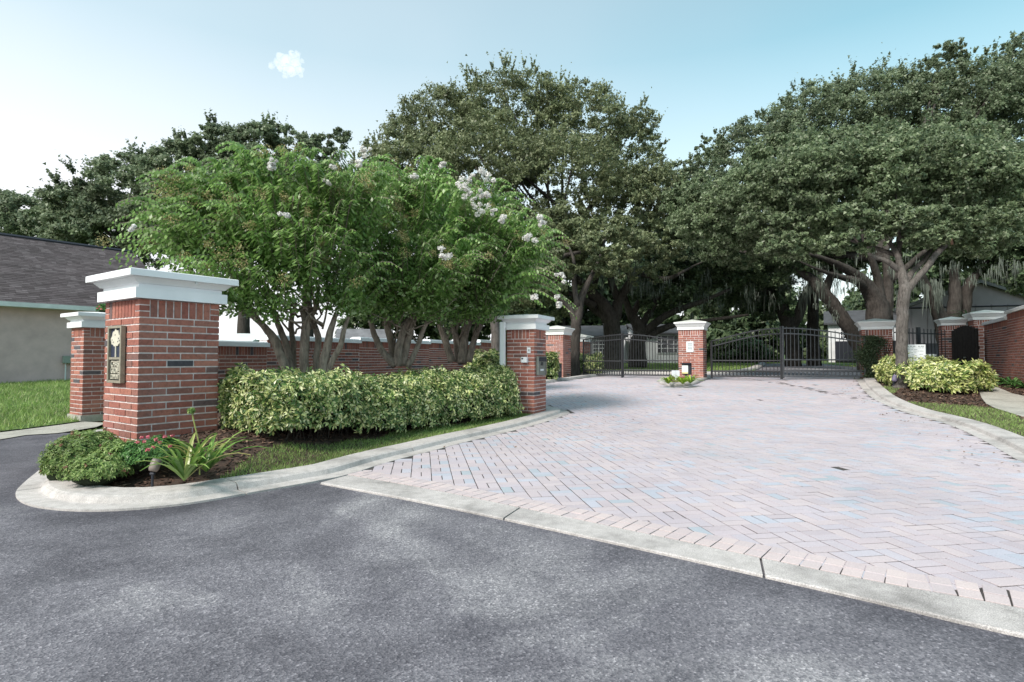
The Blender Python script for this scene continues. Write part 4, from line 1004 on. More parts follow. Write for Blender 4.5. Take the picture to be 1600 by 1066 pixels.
# ---- the big central oak
RK = .75
B = [bl(700,205,33,85,60), bl(800,175,32,105,58), bl(900,200,32,90,60), bl(985,235,33,50,72), bl(650,260,31,75,70), bl(760,260,29,100,75),
     bl(870,280,28.5,110,75), bl(980,320,29.5,75,65), bl(620,330,31,60,70), bl(720,350,29,90,70), bl(850,370,27.5,95,50), bl(940,385,27,80,50), bl(1010,395,28,60,50), bl(1015,320,29.5,55,60), bl(600,270,31.5,50,50), bl(800,430,30,80,40)]
base = T(955,576,30); tk = [limb_px([(957,578,30,22),(957,556,30,19),(956,520,30,18),(952,494,30,17),(938,470,30,12),(905,440,30,9),(860,410,30,6)], 12),
    limb_px([(960,500,30,14),(967,470,30,10),(985,440,29.5,8),(990,425,29.2,6.5),(1040,436,28.5,5),(1085,415,28,1.8),(1120,400,28,.8)]), limb_px([(988,438,29.4,6),(975,420,29,4),(955,408,29,3)]),
    limb_px([(953,496,30,11),(925,478,30.4,8),(930,440,30.6,6),(945,390,30.5,4),(900,300,31,2.5)]), limb_px([(966,470,30,8),(955,440,30,7),(948,400,30,6),(880,330,30,4),(800,260,30,2)]),
    limb_px([(930,478,30,8),(880,455,29.5,6),(835,440,29,4),(790,410,29,2)])]
tk += branches_to(T(880,380,30), B[:10], .16, 2)
ms = [(*T(x,y,Y),s,l) for x,y,Y,s,l in [(950,400,28.5,.35,1.3),(975,410,28.5,.4,1.7),(990,425,28.7,.3,1.2),(1005,430,28.7,.5,1.4),(960,430,29,.3,1.5),(925,430,29.5,.4,.9),(1020,445,28.5,.5,1.1),(1045,440,28.3,.4,.9),(985,395,28,.4,1.6),(940,440,29.6,.3,.9)]]
tree('live_oak', 'huge grey green live oak in the middle, towering over the left gate', base, tk, B, 165000, 'oak_olive', moss=ms, lsize=.115, clump=42, csize=.115, hollow=.5, spikes=.14, mossn=60)

# slim oak by the left gate pillars
RK = .85
B = [bl(905,400,23.2,50,26), bl(960,405,23.5,40,26), bl(855,430,23.2,45,26), bl(930,375,25.3,50,30), bl(870,370,25.3,50,28), bl(820,420,25,40,28), bl(850,400,27,70,40), bl(800,440,26,60,45), bl(910,420,27.5,50,40), bl(840,480,29,60,35)]
base = T(897,590,23.6); tk = [limb_px([(896,592,23.6,14),(897,560,23.6,11),(899,520,23.6,10),(903,490,23.6,9),(908,465,23.8,7.5),(925,430,24,4),(938,400,24.4,2.5),(948,365,25,1.2)],12), limb_px([(899,515,23.6,6.5),(893,485,23.6,6),(868,460,23.8,4),(850,445,24,2.5),(828,425,24.6,1.2)]),
    limb_px([(903,480,23.6,6),(897,440,23.8,4.5),(896,405,24.2,2.8),(882,370,24.8,1.2)]), limb_px([(862,408,24.5,4),(880,400,24.6,4.5),(905,394,24.8,3),(935,385,25.4,1.2)])]
tree('live_oak', 'slim dark oak trunk rising behind the left gate pillars', base, tk, B, 42000, 'oak_olive', lsize=.12, csize=.16)

# oak with long low limbs, right of centre trunk
RK = .62
B = [bl(1040,450,33,60,45), bl(1110,440,34,70,40), bl(1160,410,33,70,45), bl(1090,380,32,80,45), bl(1180,470,36,55,35), bl(1010,470,36,50,30)]
base = T(998,574,33); tk = [limb_px([(996,576,33,24),(996,556,33,21),(997,535,33,20),(1000,515,33,17),(985,490,33,10),(975,460,33,6)],12), limb_px([(1005,522,33,12),(1030,500,32.6,9),(1060,484,32.3,7.5),(1100,470,32,6),(1140,452,32,4)]),
    limb_px([(1012,525,33,10),(1040,512,32.8,8.5),(1065,506,32.6,7),(1110,500,32,5),(1170,492,31.5,3)]), limb_px([(1000,515,33,10),(1020,480,33.3,7),(1045,440,33.4,5),(1080,410,33,3)]), limb_px([(985,500,33,9),(1000,470,33.2,7),(1010,462,33.2,4)])]
ms = [(*T(x,y,Y),s,l) for x,y,Y,s,l in [(1050,470,32.4,.5,1.0),(1090,465,32,.6,1.2),(1120,460,32,.6,1.3),(1150,455,32,.6,1.4),(1075,490,32.2,.4,.8),(1140,480,31.8,.5,1.0),(1180,450,32,.7,1.6),(1100,440,32,.7,1.4),(1030,455,32.6,.5,1.2)]]
tree('live_oak', 'massive oak with long low limbs reaching right behind the island pillar', base, tk, B, 52000, 'oak_dark', moss=ms, lsize=.16, csize=.18, mossn=80)

# trees inside the right gateway
RK = .85
B = [bl(1230,400,36,70,40), bl(1180,430,38,60,35), bl(1290,410,35,60,35), bl(1150,470,40,60,40)]
base = T(1238,572,36); tk = [limb_px([(1240,574,36,14),(1238,540,36,13),(1232,510,36,13),(1222,480,36,11),(1212,450,36,8),(1205,420,36,6)],12), limb_px([(1234,515,36,11),(1248,490,36,9.5),(1258,460,36,8),(1280,430,35.6,5),(1300,410,35.5,3)]), limb_px([(1218,470,36,6),(1190,450,36,5),(1150,440,36,3)])]
ms = [(*T(x,y,Y),s,l) for x,y,Y,s,l in [(1200,430,35.5,.7,2.2),(1225,425,35.5,.7,1.5),(1180,440,35.5,.6,2.4),(1250,440,35,.6,2.0),(1275,440,34.5,.6,1.9),(1300,440,34.5,.5,1.8),(1245,460,35.5,.4,2.4),(1215,450,35.6,.5,2.0),(1160,450,36,.7,2.3),(1285,425,34,.6,1.4)]]
tree('live_oak', 'forked oak hung with grey moss standing behind the middle of the right gate', base, tk, B, 36000, 'oak_dark', moss=ms, lsize=.17, csize=.18, mossn=90)
B = [bl(1300,395,38,60,30), bl(1260,390,39,50,30)]
base = T(1272,572,38); tree('live_oak', 'straight oak trunk just right of the forked mossy oak', base, [limb_px([(1272,574,38,13),(1271,540,38,11),(1270,500,38,10),(1272,460,38,9),(1275,420,38,6)],12)], B, 14000, 'oak_dark', moss=[(*T(x,y,37.5),.5,1.8) for x,y in ((1285,450),(1300,445),(1265,440))], lsize=.18, csize=.2, mossn=80)

# ---- right-hand oaks: tall back canopy
RK = .58
B = [bl(1055,300,31,45,50), bl(1040,360,30.5,50,45), bl(1120,300,31,70,55), bl(1190,240,33,80,60), bl(1270,200,34,75,65), bl(1350,185,34,80,75), bl(1430,200,33,80,85), bl(1510,180,32,75,90), bl(1590,170,32,70,95), bl(1660,160,32,80,100),
     bl(1090,370,30,60,45), bl(1480,115,32,38,45), bl(1590,100,33,30,45), bl(1290,280,30,120,60), bl(1470,290,30,130,60), bl(1600,300,29,90,80), bl(1115,238,33,28,28)]
base = T(1372,600,25.5); tk = [limb_px([(1374,602,25.5,36),(1374,560,25.5,32),(1373,520,25.5,31),(1371,485,25.5,29),(1360,455,25.5,22),(1330,425,25,13),(1290,405,24.5,6),(1240,390,24,3),(1190,370,23.5,1.5)],14,.10),
    limb_px([(1382,500,25.6,20),(1386,460,25.6,16),(1388,425,25.7,12),(1384,390,26,9),(1400,330,27,6),(1420,250,29,3)]), limb_px([(1376,480,25.5,14),(1372,440,25.3,11),(1360,400,25,8),(1345,360,25,5)]),
    limb_px([(1390,440,25.6,11),(1420,415,25.4,8),(1450,390,25,6),(1500,370,25,3)]), limb_px([(1360,452,25.4,12),(1340,440,25,10),(1310,432,24.6,7),(1280,422,24,4),(1230,400,24,1.5)])]
tk += branches_to(T(1375,400,26), B[1:8]+B[11:13], .2, 2)
ms = [(*T(x,y,Y),s,l) for x,y,Y,s,l in [(1330,440,24.5,.4,.9),(1300,425,24.5,.5,1.0),(1345,400,25,.4,.7),(1410,440,25.2,.3,1.2),(1420,400,25.2,.4,.8)]]
tree('live_oak', 'tallest right-hand live oak, very thick trunk behind the vine covered pillar', base, tk, B, 190000, 'oak', moss=ms, lsize=.12, clump=45, csize=.11, hollow=.5, spikes=.13)
# leaning trunk
RK = .80
base = T(1352,590,27.5); tree('live_oak', 'leaning oak whose bare trunk slants left across the bright gap behind the right gate', base, [limb_px([(1356,592,27.5,16),(1345,548,27.5,14),(1325,510,27.5,13),(1303,478,27.5,13),(1285,456,27.5,12),(1268,436,27.5,9),(1240,415,27.5,5)],12),
    limb_px([(1288,458,27.5,8),(1300,430,27.5,7),(1318,405,27,4)])], [bl(1240,400,28,60,30), bl(1310,395,27,50,25)], 14000, 'oak_dark', moss=[(*T(x,y,27.3),s,l) for x,y,s,l in ((1290,470,.3,.7),(1305,480,.25,.6),(1270,450,.4,1.2),(1280,440,.4,1.4),(1315,492,.2,.4))], lsize=.15, csize=.2)
# far right mossy oak
RK = .75
B = [bl(1560,390,26,80,40), bl(1480,380,27,70,35), bl(1620,420,25,60,45), bl(1540,350,28,100,50)]
base = T(1480,590,26); tk = [limb_px([(1484,594,26,17),(1480,545,26,15),(1470,500,26,13),(1455,465,26,11),(1440,430,26,7)],12), limb_px([(1484,540,26,14),(1490,490,26,13),(1493,455,26,11),(1490,420,26,8)]), limb_px([(1488,530,26.2,12),(1507,490,26.2,10),(1512,450,26.1,10),(1530,425,26,8),(1560,395,25.8,5)])]
ms = [(*T(x,y,Y),s,l) for x,y,Y,s,l in [(1447,450,25.5,.15,2.0),(1455,455,25.5,.2,2.3),(1462,440,25.5,.2,1.8),(1420,430,25.5,.3,1.6),(1550,420,25,.3,1.3),(1556,410,25,.3,1.9),(1530,430,25,.3,.9),(1590,420,24.5,.4,1.2),(1480,400,25.5,.4,1.2)]]
tree('live_oak', 'mossy three stemmed oak above the dark wooden garden gate', base, tk, B, 52000, 'oak_dark', moss=ms, lsize=.14, csize=.18, mossn=80)

# ---- young oak in front, with the pale lower canopy
RK = .66
B = [bl(1120,345,20,70,50), bl(1200,315,18.5,85,60), bl(1290,285,17,90,60), bl(1380,270,17,90,58), bl(1470,275,17,90,60), bl(1550,290,17,70,60), bl(1250,350,17.5,90,26), bl(1340,345,16.3,80,24), bl(1430,345,15.8,75,22), bl(1520,350,15.8,75,24), bl(1150,390,20,60,28), bl(1080,320,21,40,40), bl(1240,245,20,70,35), bl(1350,240,19,90,35), bl(1470,240,19,90,40), bl(1590,340,16.5,50,30), bl(1330,378,16,50,20), bl(1455,368,15.6,50,22), bl(1530,378,15.8,55,22), bl(1230,385,17,55,24)]
base = G(1407,606,.07); Yt = base[1]
tk = [limb_px([(1406,609,Yt,18),(1407,596,Yt,13.5),(1409,560,Yt,12.5),(1409,520,Yt,12.5),(1411,480,Yt,13),(1414,452,Yt,13),(1408,420,Yt+.2,8),(1400,395,Yt+.5,6),(1380,365,Yt+1,4)],14,.05),
      limb_px([(1415,456,Yt,10),(1432,436,Yt-.1,7.5),(1448,418,Yt-.1,7.5),(1462,398,Yt-.1,7),(1480,380,Yt,6.5),(1492,366,Yt+.3,4.5),(1520,335,Yt+.8,2.5)]), limb_px([(1416,445,Yt,8),(1425,425,Yt+.4,6.5),(1445,405,Yt+.8,5),(1460,380,Yt+1.2,3)]),
      limb_px([(1409,425,Yt+.2,8),(1385,408,Yt+.2,5.5),(1362,400,Yt+.4,4.5),(1345,385,Yt+.7,3),(1330,365,Yt+1,2)]), limb_px([(1400,398,Yt+.5,5),(1410,370,Yt+.8,4),(1430,345,Yt+1,2.5)])]
tk += branches_to(T(1408,398,Yt+1), B[1:4], .08, 1)
t = tree('live_oak', 'young live oak with a pale grey trunk in front of the vine covered pillar', base, tk, B, 175000, 'oak_pale', 'bark_light', lsize=.085, clump=45, csize=.14, hollow=.5, spikes=.12, under=.55)
cut = T(1486,376,Yt-.45); V, F = tube([cut, cut+np.array([0.03,-.03,.0])], .12, 14); obj('sawn_stub', mesh(V, F, simple('sawn_wood', (.20,.12,.085), .9, scale=10)), t, local=False)
# far woods behind everything
def far_tree(i, px, py, Y, rx, rz, m, label):
    b = T(px,566,Y); B = [bl(px,py,Y,rx,rz), bl(px-rx*.5,py+rz*.5,Y,rx*.6,rz*.6), bl(px+rx*.5,py+rz*.4,Y,rx*.6,rz*.6)]
    tree('broadleaf_tree', label, b, [limb([b, T(px,py+rz*.5,Y), T(px,py,Y)], .35,.15)], B, 7000, m, group='trees in the woods beyond the gates', lsize=.42, clump=50, csize=.24)
fl = [(880,440,58,70,50,0,'dark tree high behind the slim oak at the left gate'),(1010,440,60,80,50,0,'dark tree mass filling in behind the big oak, above its trunk'),(1110,430,60,80,50,0,'dark tree mass behind the low canopy right of the big oak'),(960,540,56,60,30,0,'low dark tree right behind the pale grey house'),(850,500,60,60,60,0,'dark far tree right above the gate pillars, left of the big oak trunk'),(930,490,62,60,55,0,'dark far tree behind the slim trunk at the left gate'),(1060,495,58,60,50,0,'dark far tree above the island pillar'),
 (1140,500,56,60,60,0,'dark far tree behind the left half of the right gate'),(1180,530,50,40,40,0,'low dark tree behind the right gate, left of its forked oak'),(790,470,55,70,70,0,'dark far tree behind the white cap of the keypad pillar'),
 (700,480,55,70,60,0,'dark tree seen between the stems of the right-hand crape myrtle'),(610,480,55,70,60,0,'dark tree seen between the stems of the middle crape myrtle'),(1110,545,46,40,24,0,'low bush-like tree just right of the island pillar, beyond the gate'),
 (1160,550,45,36,20,0,'lowest dark bushy tree on the inner lawn left of the forked oak'),(1215,500,60,30,60,1,'pale sunlit tree left of the forked mossy oak, far back'),(1262,520,64,30,50,1,'pale tree between the forked oak and the straight trunk'),
 (1300,520,66,26,40,1,'pale tree just right of the straight trunk, far beyond the gate'),(1340,490,70,16,30,1,'pale tree under the leaning trunk, in the bright gap'),(1290,545,58,25,22,1,'low pale shrubby tree before the far white house'),
 (1480,400,50,60,50,0,'dark tree behind the ridge of the grey sided house'),(1600,420,50,70,40,0,'dark tree at the right edge above the grey house'),(1575,455,45,40,25,0,'small dark tree over the right slope of the grey roof'),
 (1430,430,50,50,60,0,'dark tree between the young oak fork and the grey house'),(1380,520,60,50,60,0,'dark far tree hidden mostly by the thick oak trunk')]
for i, (px, py, Y, rx, rz, k, lb) in enumerate(fl):
    far_tree(i, px, py, Y, rx, rz, 'far_leaf' if k else 'oak_dark', lb)

# ---- crape myrtles
def shoots(O, D, Ls, rng, arch=.70, step=.036, ll=.115):
    """arching leafy shoots: origin, unit direction, length -> leaves in two rows + thin stems"""
    C, A, Nn, Sz, St = [], [], [], [], []
    for o, d, L in zip(O, D, Ls):
        n = int(L/step); s = np.linspace(0, 1, n)[:,None]; h = d*np.array([1,1,0]); h = h/(np.linalg.norm(h)+1e-6)
        p = o+d*L*s+(h*.22-np.array([0,0,arch]))*L*(s**3.0)*.80; tg = unit(np.gradient(p, axis=0)); side = unit(np.cross(tg, [0,0,1.])); upn = np.cross(side, tg)
        sgn = np.where(np.arange(n)%2 == 0, 1., -1.)[:,None]; ax = unit(side*sgn*.85+tg*.35-np.array([0,0,.75])); l = ll*(1.12-.55*s[:,0])*(.8+.4*rng.random(n))
        C.append(p+ax*l[:,None]*.5); A.append(ax); Nn.append(side*sgn*.75+np.array([0,0,.75])+rng.normal(size=(n,3))*.28); Sz.append(l); St.append(tube(p[::max(1,n//6)], .0035, 3, cap=False))
    C = np.concatenate(C); A = np.concatenate(A); Nn = unit(np.concatenate(Nn)); L = np.concatenate(Sz)[:,None]; A = unit(A-Nn*np.sum(A*Nn,1,keepdims=True)); s_ = np.cross(Nn, A)
    V = np.stack([C-A*L*.5, C+s_*L*.22, C+A*L*.5, C-s_*L*.22], 1); return (V.reshape(-1,3), np.arange(4*len(C)).reshape(-1,4)), cat(St)
def cluster(c, r, n, sz, rng):
    d = unit(rng.normal(size=(n,3))); p = c+d*r*(rng.random(n)**.4)[:,None]*np.array([1,1,.85]); return leaves(p, sz*(.6+.8*rng.random(n)), d, .2, .9, rng)
RK = .85
def myrtle(label, base, stems, blobs, nsh, nfill, tips, white, seed, seeds=30):
    seeds = int(seeds*1.8)
    rng = np.random.default_rng(seed); t = thing('crape_myrtle', label, 'tree', base, 0, 'crape myrtles behind the hedge')
    for k, L in enumerate(stems):
        V, F = L; obj('stem', mesh(V, F, M['myrtle_bark'], smooth=True), t, local=False)
    for b in blobs:
        for _ in range(2):
            e = np.array(b[:3])+rng.normal(size=3)*np.array(b[3:6])*.4; s0 = np.array(base)+np.array([rng.uniform(-.35,.35),rng.uniform(-.2,.2),rng.uniform(1.35,1.8)])
            V, F = limb([s0, (s0+e)/2+rng.normal(size=3)*.06, e], .020, .007, 6, .05); obj('stem', mesh(V, F, M['myrtle_bark'], smooth=True), t, local=False)
    w = np.array([b[3]*b[5] for b in blobs]); w /= w.sum(); O, D, Ls = [], [], []; Fl = []
    cx0 = np.array(base[:3])+np.array([0,0,1.3])
    for b, ww in zip(blobs, w):
        n = int(nsh*ww); d = unit(rng.normal(size=(n*2,3))+np.array([0,-.25,.30])); d = d[d[:,2] > -.45][:n]; r = .30+.48*rng.random(len(d))
        o = np.array(b[:3])+d*r[:,None]*np.array(b[3:6]); out = unit(o-cx0); dd = unit(out*.8+d*.45+np.array([0,0,1.15])+rng.normal(size=d.shape)*.16)
        O.append(o); D.append(dd); Ls.append(.55+.60*rng.random(len(d)))
        m = int(nfill*ww); q = unit(rng.normal(size=(m,3))); Fl.append(np.array(b[:3])+q*(rng.random(m)**.5)[:,None]*np.array(b[3:6])*.78)
    O = np.concatenate(O); D = np.concatenate(D); Ls = np.concatenate(Ls)
    for (a, bb, Y, a2, b2) in tips:      # surveyed long sprays
        p, e = T(a,bb,Y), T(a2,b2,Y-.15); v = e-p; L = np.linalg.norm(v)*1.12
        for _ in range(3): O = np.concatenate([O, [p+rng.normal(size=3)*.05]]); D = np.concatenate([D, [unit(v/L+np.array([0,0,.50])+rng.normal(size=3)*.08)]]); Ls = np.concatenate([Ls, [L]])
    k0_ = len(O)-3*len(tips); bo, bd_, bL = [], [], []
    for b in blobs[:6]:
        d = unit(rng.normal(size=(26,3))+np.array([0,-.2,.55])); d = d[d[:,2] > -.1]; o = np.array(b[:3])+d*np.array(b[3:6])*.62
        out = unit(o-cx0); bo.append(o); bd_.append(unit(out*.85+d*.3+np.array([0,0,1.05]))); bL.append(.85+.5*rng.random(len(d)))
    bo = np.concatenate(bo+[O[k0_:]]); bd_ = np.concatenate(bd_+[D[k0_:]]); bL = np.concatenate(bL+[Ls[k0_:]])
    (BV, BF_), (SV2, SF2) = shoots(bo, bd_, bL, rng, arch=.75, step=.030, ll=.135)
    (LV, LF), (SV, SF) = shoots(O[:k0_], D[:k0_], Ls[:k0_], rng); SV, SF = cat([(SV, SF), (SV2, SF2)])
    Fl = np.concatenate(Fl); fv, ff = leaves(Fl, .085*(.7+.6*rng.random(len(Fl))), None, .6, .5, rng, droop=.2)
    V, F = cat([(LV, LF), (BV, BF_), (fv, ff)]); obj('foliage', mesh(V, F, M['myrtle']), t, local=False, kind='stuff')
    obj('twigs', mesh(SV, SF, M['myrtle_bark']), t, local=False, kind='stuff')
    # seed heads at some shoot ends
    ends = O+D*Ls[:,None]+(unit(D*np.array([1,1,0]))*.17-np.array([0,0,.50]))*Ls[:,None]; pick = rng.permutation(int(len(ends)*.9))[:seeds]
    for i in pick:
        V, F = cluster(ends[i]+np.array([0,0,.05]), .085+.06*rng.random(), 110, .020, rng); obj('seed_cluster', mesh(V, F, M['seed']), t, local=False, kind='stuff')
    for (px, py, Y, r) in white:
        r = r*1.3; c = T(px,py,Y-.7); V, F = cat([cluster(c+rng.normal(size=3)*r*np.array([.55,.4,.5]), r*rng.uniform(.35,.7), 60, .030, rng) for _ in range(5)]); obj('flower_cluster', mesh(V, F, M['petal']), t, local=False, kind='stuff')
def stem(L, k=5): return limb_px(L, 9, .10, k)
Ym = 9.2
st = [stem([(452,588,Ym,9),(440,560,Ym,8.5),(428,530,Ym,7.5),(410,508,Ym,6),(388,488,Ym,4.5),(372,470,Ym,3)]), stem([(455,588,Ym+.1,7),(452,555,Ym+.2,6.5),(440,520,Ym+.2,6),(428,490,Ym+.2,4),(424,465,Ym+.2,3)]),
      stem([(458,588,Ym+.3,6),(458,540,Ym+.3,5),(455,505,Ym+.4,5),(460,480,Ym+.4,3)]), stem([(476,588,Ym,8.5),(475,560,Ym,8.5),(477,530,Ym,8.5),(478,505,Ym,7.5),(470,480,Ym,4)]),
      stem([(496,588,Ym+.3,7),(494,560,Ym+.3,6),(498,530,Ym+.3,6),(488,500,Ym+.4,5),(480,470,Ym+.4,4)]), stem([(503,592,Ym,8.5),(506,565,Ym,8.5),(512,540,Ym,7.5),(517,515,Ym,6),(525,490,Ym,4)]),
      stem([(510,588,Ym,6),(520,562,Ym,5.5),(532,540,Ym,5),(537,518,Ym,4.5),(545,495,Ym,3)]), stem([(410,508,Ym,4),(400,492,Ym,3),(385,468,Ym,2)]), stem([(478,505,Ym,5),(492,485,Ym,4),(500,462,Ym,3)])]
B = [bl(330,400,8.6,85,60,.75), bl(420,390,8.8,110,80,1.0), bl(440,315,9.2,80,50,.8), bl(530,355,9.2,85,80,1.), bl(350,345,8.9,80,50,.7), bl(480,430,8.9,95,60,.9), bl(300,345,8.8,50,40,.5)]
mb = np.array([*T(478,580,Ym)[:2], .2])
myrtle('largest crape myrtle with a spread of five pale peeling stems, nearest the sign pillar', mb, st, B+[bl(360,465,8.3,60,40,.5), bl(420,480,8.6,60,35,.6), bl(540,470,9.2,60,35,.6)], 620, 13000, [(380,310,8.5,345,232),(400,300,8.6,385,212),(460,290,8.7,470,214),(500,300,8.8,495,222),(540,310,8.9,562,238),(570,330,9,604,230),(300,340,8.3,255,298),(290,390,8.2,214,392),(350,320,8.4,300,262),(300,350,8.4,205,345),(330,320,8.5,225,322),(430,300,9,415,200),(440,290,9,440,212),(480,290,9.2,520,232),(350,380,8.3,215,415),(520,300,9.2,590,228),(540,290,9.3,620,235)],
       [(205,357,8.2,.035),(452,336,8.3,.035),(422,262,8.8,.05),(428,255,8.8,.04),(510,285,9,.04),(570,236,9.3,.06),(560,255,9.2,.045),(520,262,9,.035)], 1, 46)
Ym = 10.9
st = [stem([(618,572,Ym,8),(598,550,Ym,6.5),(586,525,Ym,5.5),(578,500,Ym,4)]), stem([(612,572,Ym+.2,7),(612,540,Ym+.2,6.5),(606,515,Ym+.2,6),(600,490,Ym+.2,4)]), stem([(622,572,Ym,9),(624,545,Ym,8),(632,515,Ym,6.5),(645,495,Ym,5),(655,478,Ym,3)]),
      stem([(630,572,Ym,6.5),(636,540,Ym,6),(642,515,Ym,5),(648,490,Ym,4)]), stem([(636,574,Ym,6),(650,548,Ym,5),(660,520,Ym,4.5),(668,500,Ym,3)])]
B = [bl(620,385,10.6,80,75,1.), bl(640,325,10.8,85,45,.9), bl(590,440,10.3,70,50,.8), bl(680,430,10.6,75,55,.8), bl(640,450,10.2,80,45,.8)]
myrtle('middle crape myrtle of the row with slender forking stems', np.array([*T(624,575,Ym)[:2], .15]), st, B+[bl(600,485,10.4,60,28,.6), bl(670,480,10.6,60,30,.6)], 400, 9500, [(620,330,10.2,640,258),(600,340,10.2,612,246),(680,330,10.2,706,258),(700,340,10.1,742,268),(660,340,10.0,668,250),(640,300,10.5,690,262),(660,310,10.5,745,285),(620,300,10.6,650,255),(700,360,10.2,720,330)],
       [(690,258,10.4,.05),(648,276,10.5,.055),(757,276,10.3,.085),(722,290,10.3,.085),(726,302,10.3,.07),(762,306,10.3,.08),(697,399,9.7,.075),(735,278,10.3,.04)], 2, 26)
Ym = 12.3
st = [stem([(706,566,Ym,7.5),(698,540,Ym,6.5),(690,515,Ym,5.5),(682,495,Ym,3.5)]), stem([(714,566,Ym+.2,5.5),(712,530,Ym+.2,5),(706,505,Ym+.2,3.5)]), stem([(722,568,Ym,9),(724,545,Ym,8.5),(728,518,Ym,7),(740,495,Ym,4)]), stem([(732,566,Ym,7),(738,540,Ym,6),(748,515,Ym,4.5),(760,495,Ym,3)]),
      stem([(720,545,Ym,5),(712,520,Ym,4),(704,500,Ym,3)])]
B = [bl(740,400,11.8,75,70,.9), bl(740,350,12,70,38,.7), bl(770,440,11.5,60,45,.8), bl(720,450,11.6,75,45,.8), bl(805,405,11.6,48,45,.6)]
myrtle('right-hand crape myrtle with white flower sprays arching towards the keypad pillar', np.array([*T(722,570,Ym)[:2], .15]), st, B+[bl(700,490,11.6,60,28,.6), bl(760,485,11.6,50,30,.6)], 400, 9000, [(790,430,11.3,872,428),(780,450,11.3,872,468),(790,445,11.2,860,448),(790,370,11.4,848,350),(780,385,11.3,830,368),(760,330,11.5,785,322),(790,400,11.3,858,408),(780,470,11.2,836,470),(790,460,11.2,868,440)],
       [(742,312,11.5,.075),(752,331,11.5,.09),(787,338,11.3,.07),(845,348,11.2,.07),(825,371,11.1,.09),(877,430,11.1,.07),(875,475,11.1,.07),(837,462,11.1,.055),(770,330,11.4,.05),(783,345,11.3,.04)], 3, 22)
# tall grey stem right of the myrtles (a small tree against the wall)
q = T(776,575,15); tree('slim_tree', 'slim grey trunk between the wall end and the white post', q, [limb_px([(776,585,15,10),(775,540,15,9),(772,500,15,8),(760,470,15,6),(750,440,15,4)])], [bl(740,430,15,50,35)], 9000, 'oak_dark', 'bark_light', lsize=.10)

# ---- hedges
def palmate(C, Nn, size, rng, nl=7, droop=.35):
    """umbrella of leaflets round each point"""
    n = len(C); z = unit(Nn); x = unit(np.cross(z, rng.normal(size=(n,3)))); y = np.cross(z, x); a = (np.arange(nl)/nl*2*math.pi)[None]+rng.uniform(0,.5,(n,nl))
    d = np.cos(a)[...,None]*x[:,None]+np.sin(a)[...,None]*y[:,None]-droop*z[:,None]*rng.uniform(-.6,1.5,(n,nl,1)); d = unit(d)
    s = unit(np.cross(d, z[:,None])); L = (size*(.65+.6*rng.random(n)))[:,None,None]*(.85+.3*rng.random((n,nl,1))); c = C[:,None]
    V = np.stack([c+d*L*.12, c+d*L*.58+s*L*.19+z[:,None]*L*.05, c+d*L-z[:,None]*L*.10, c+d*L*.58-s*L*.19+z[:,None]*L*.05], 2)
    return V.reshape(-1,3), np.arange(4*n*nl).reshape(-1,4)
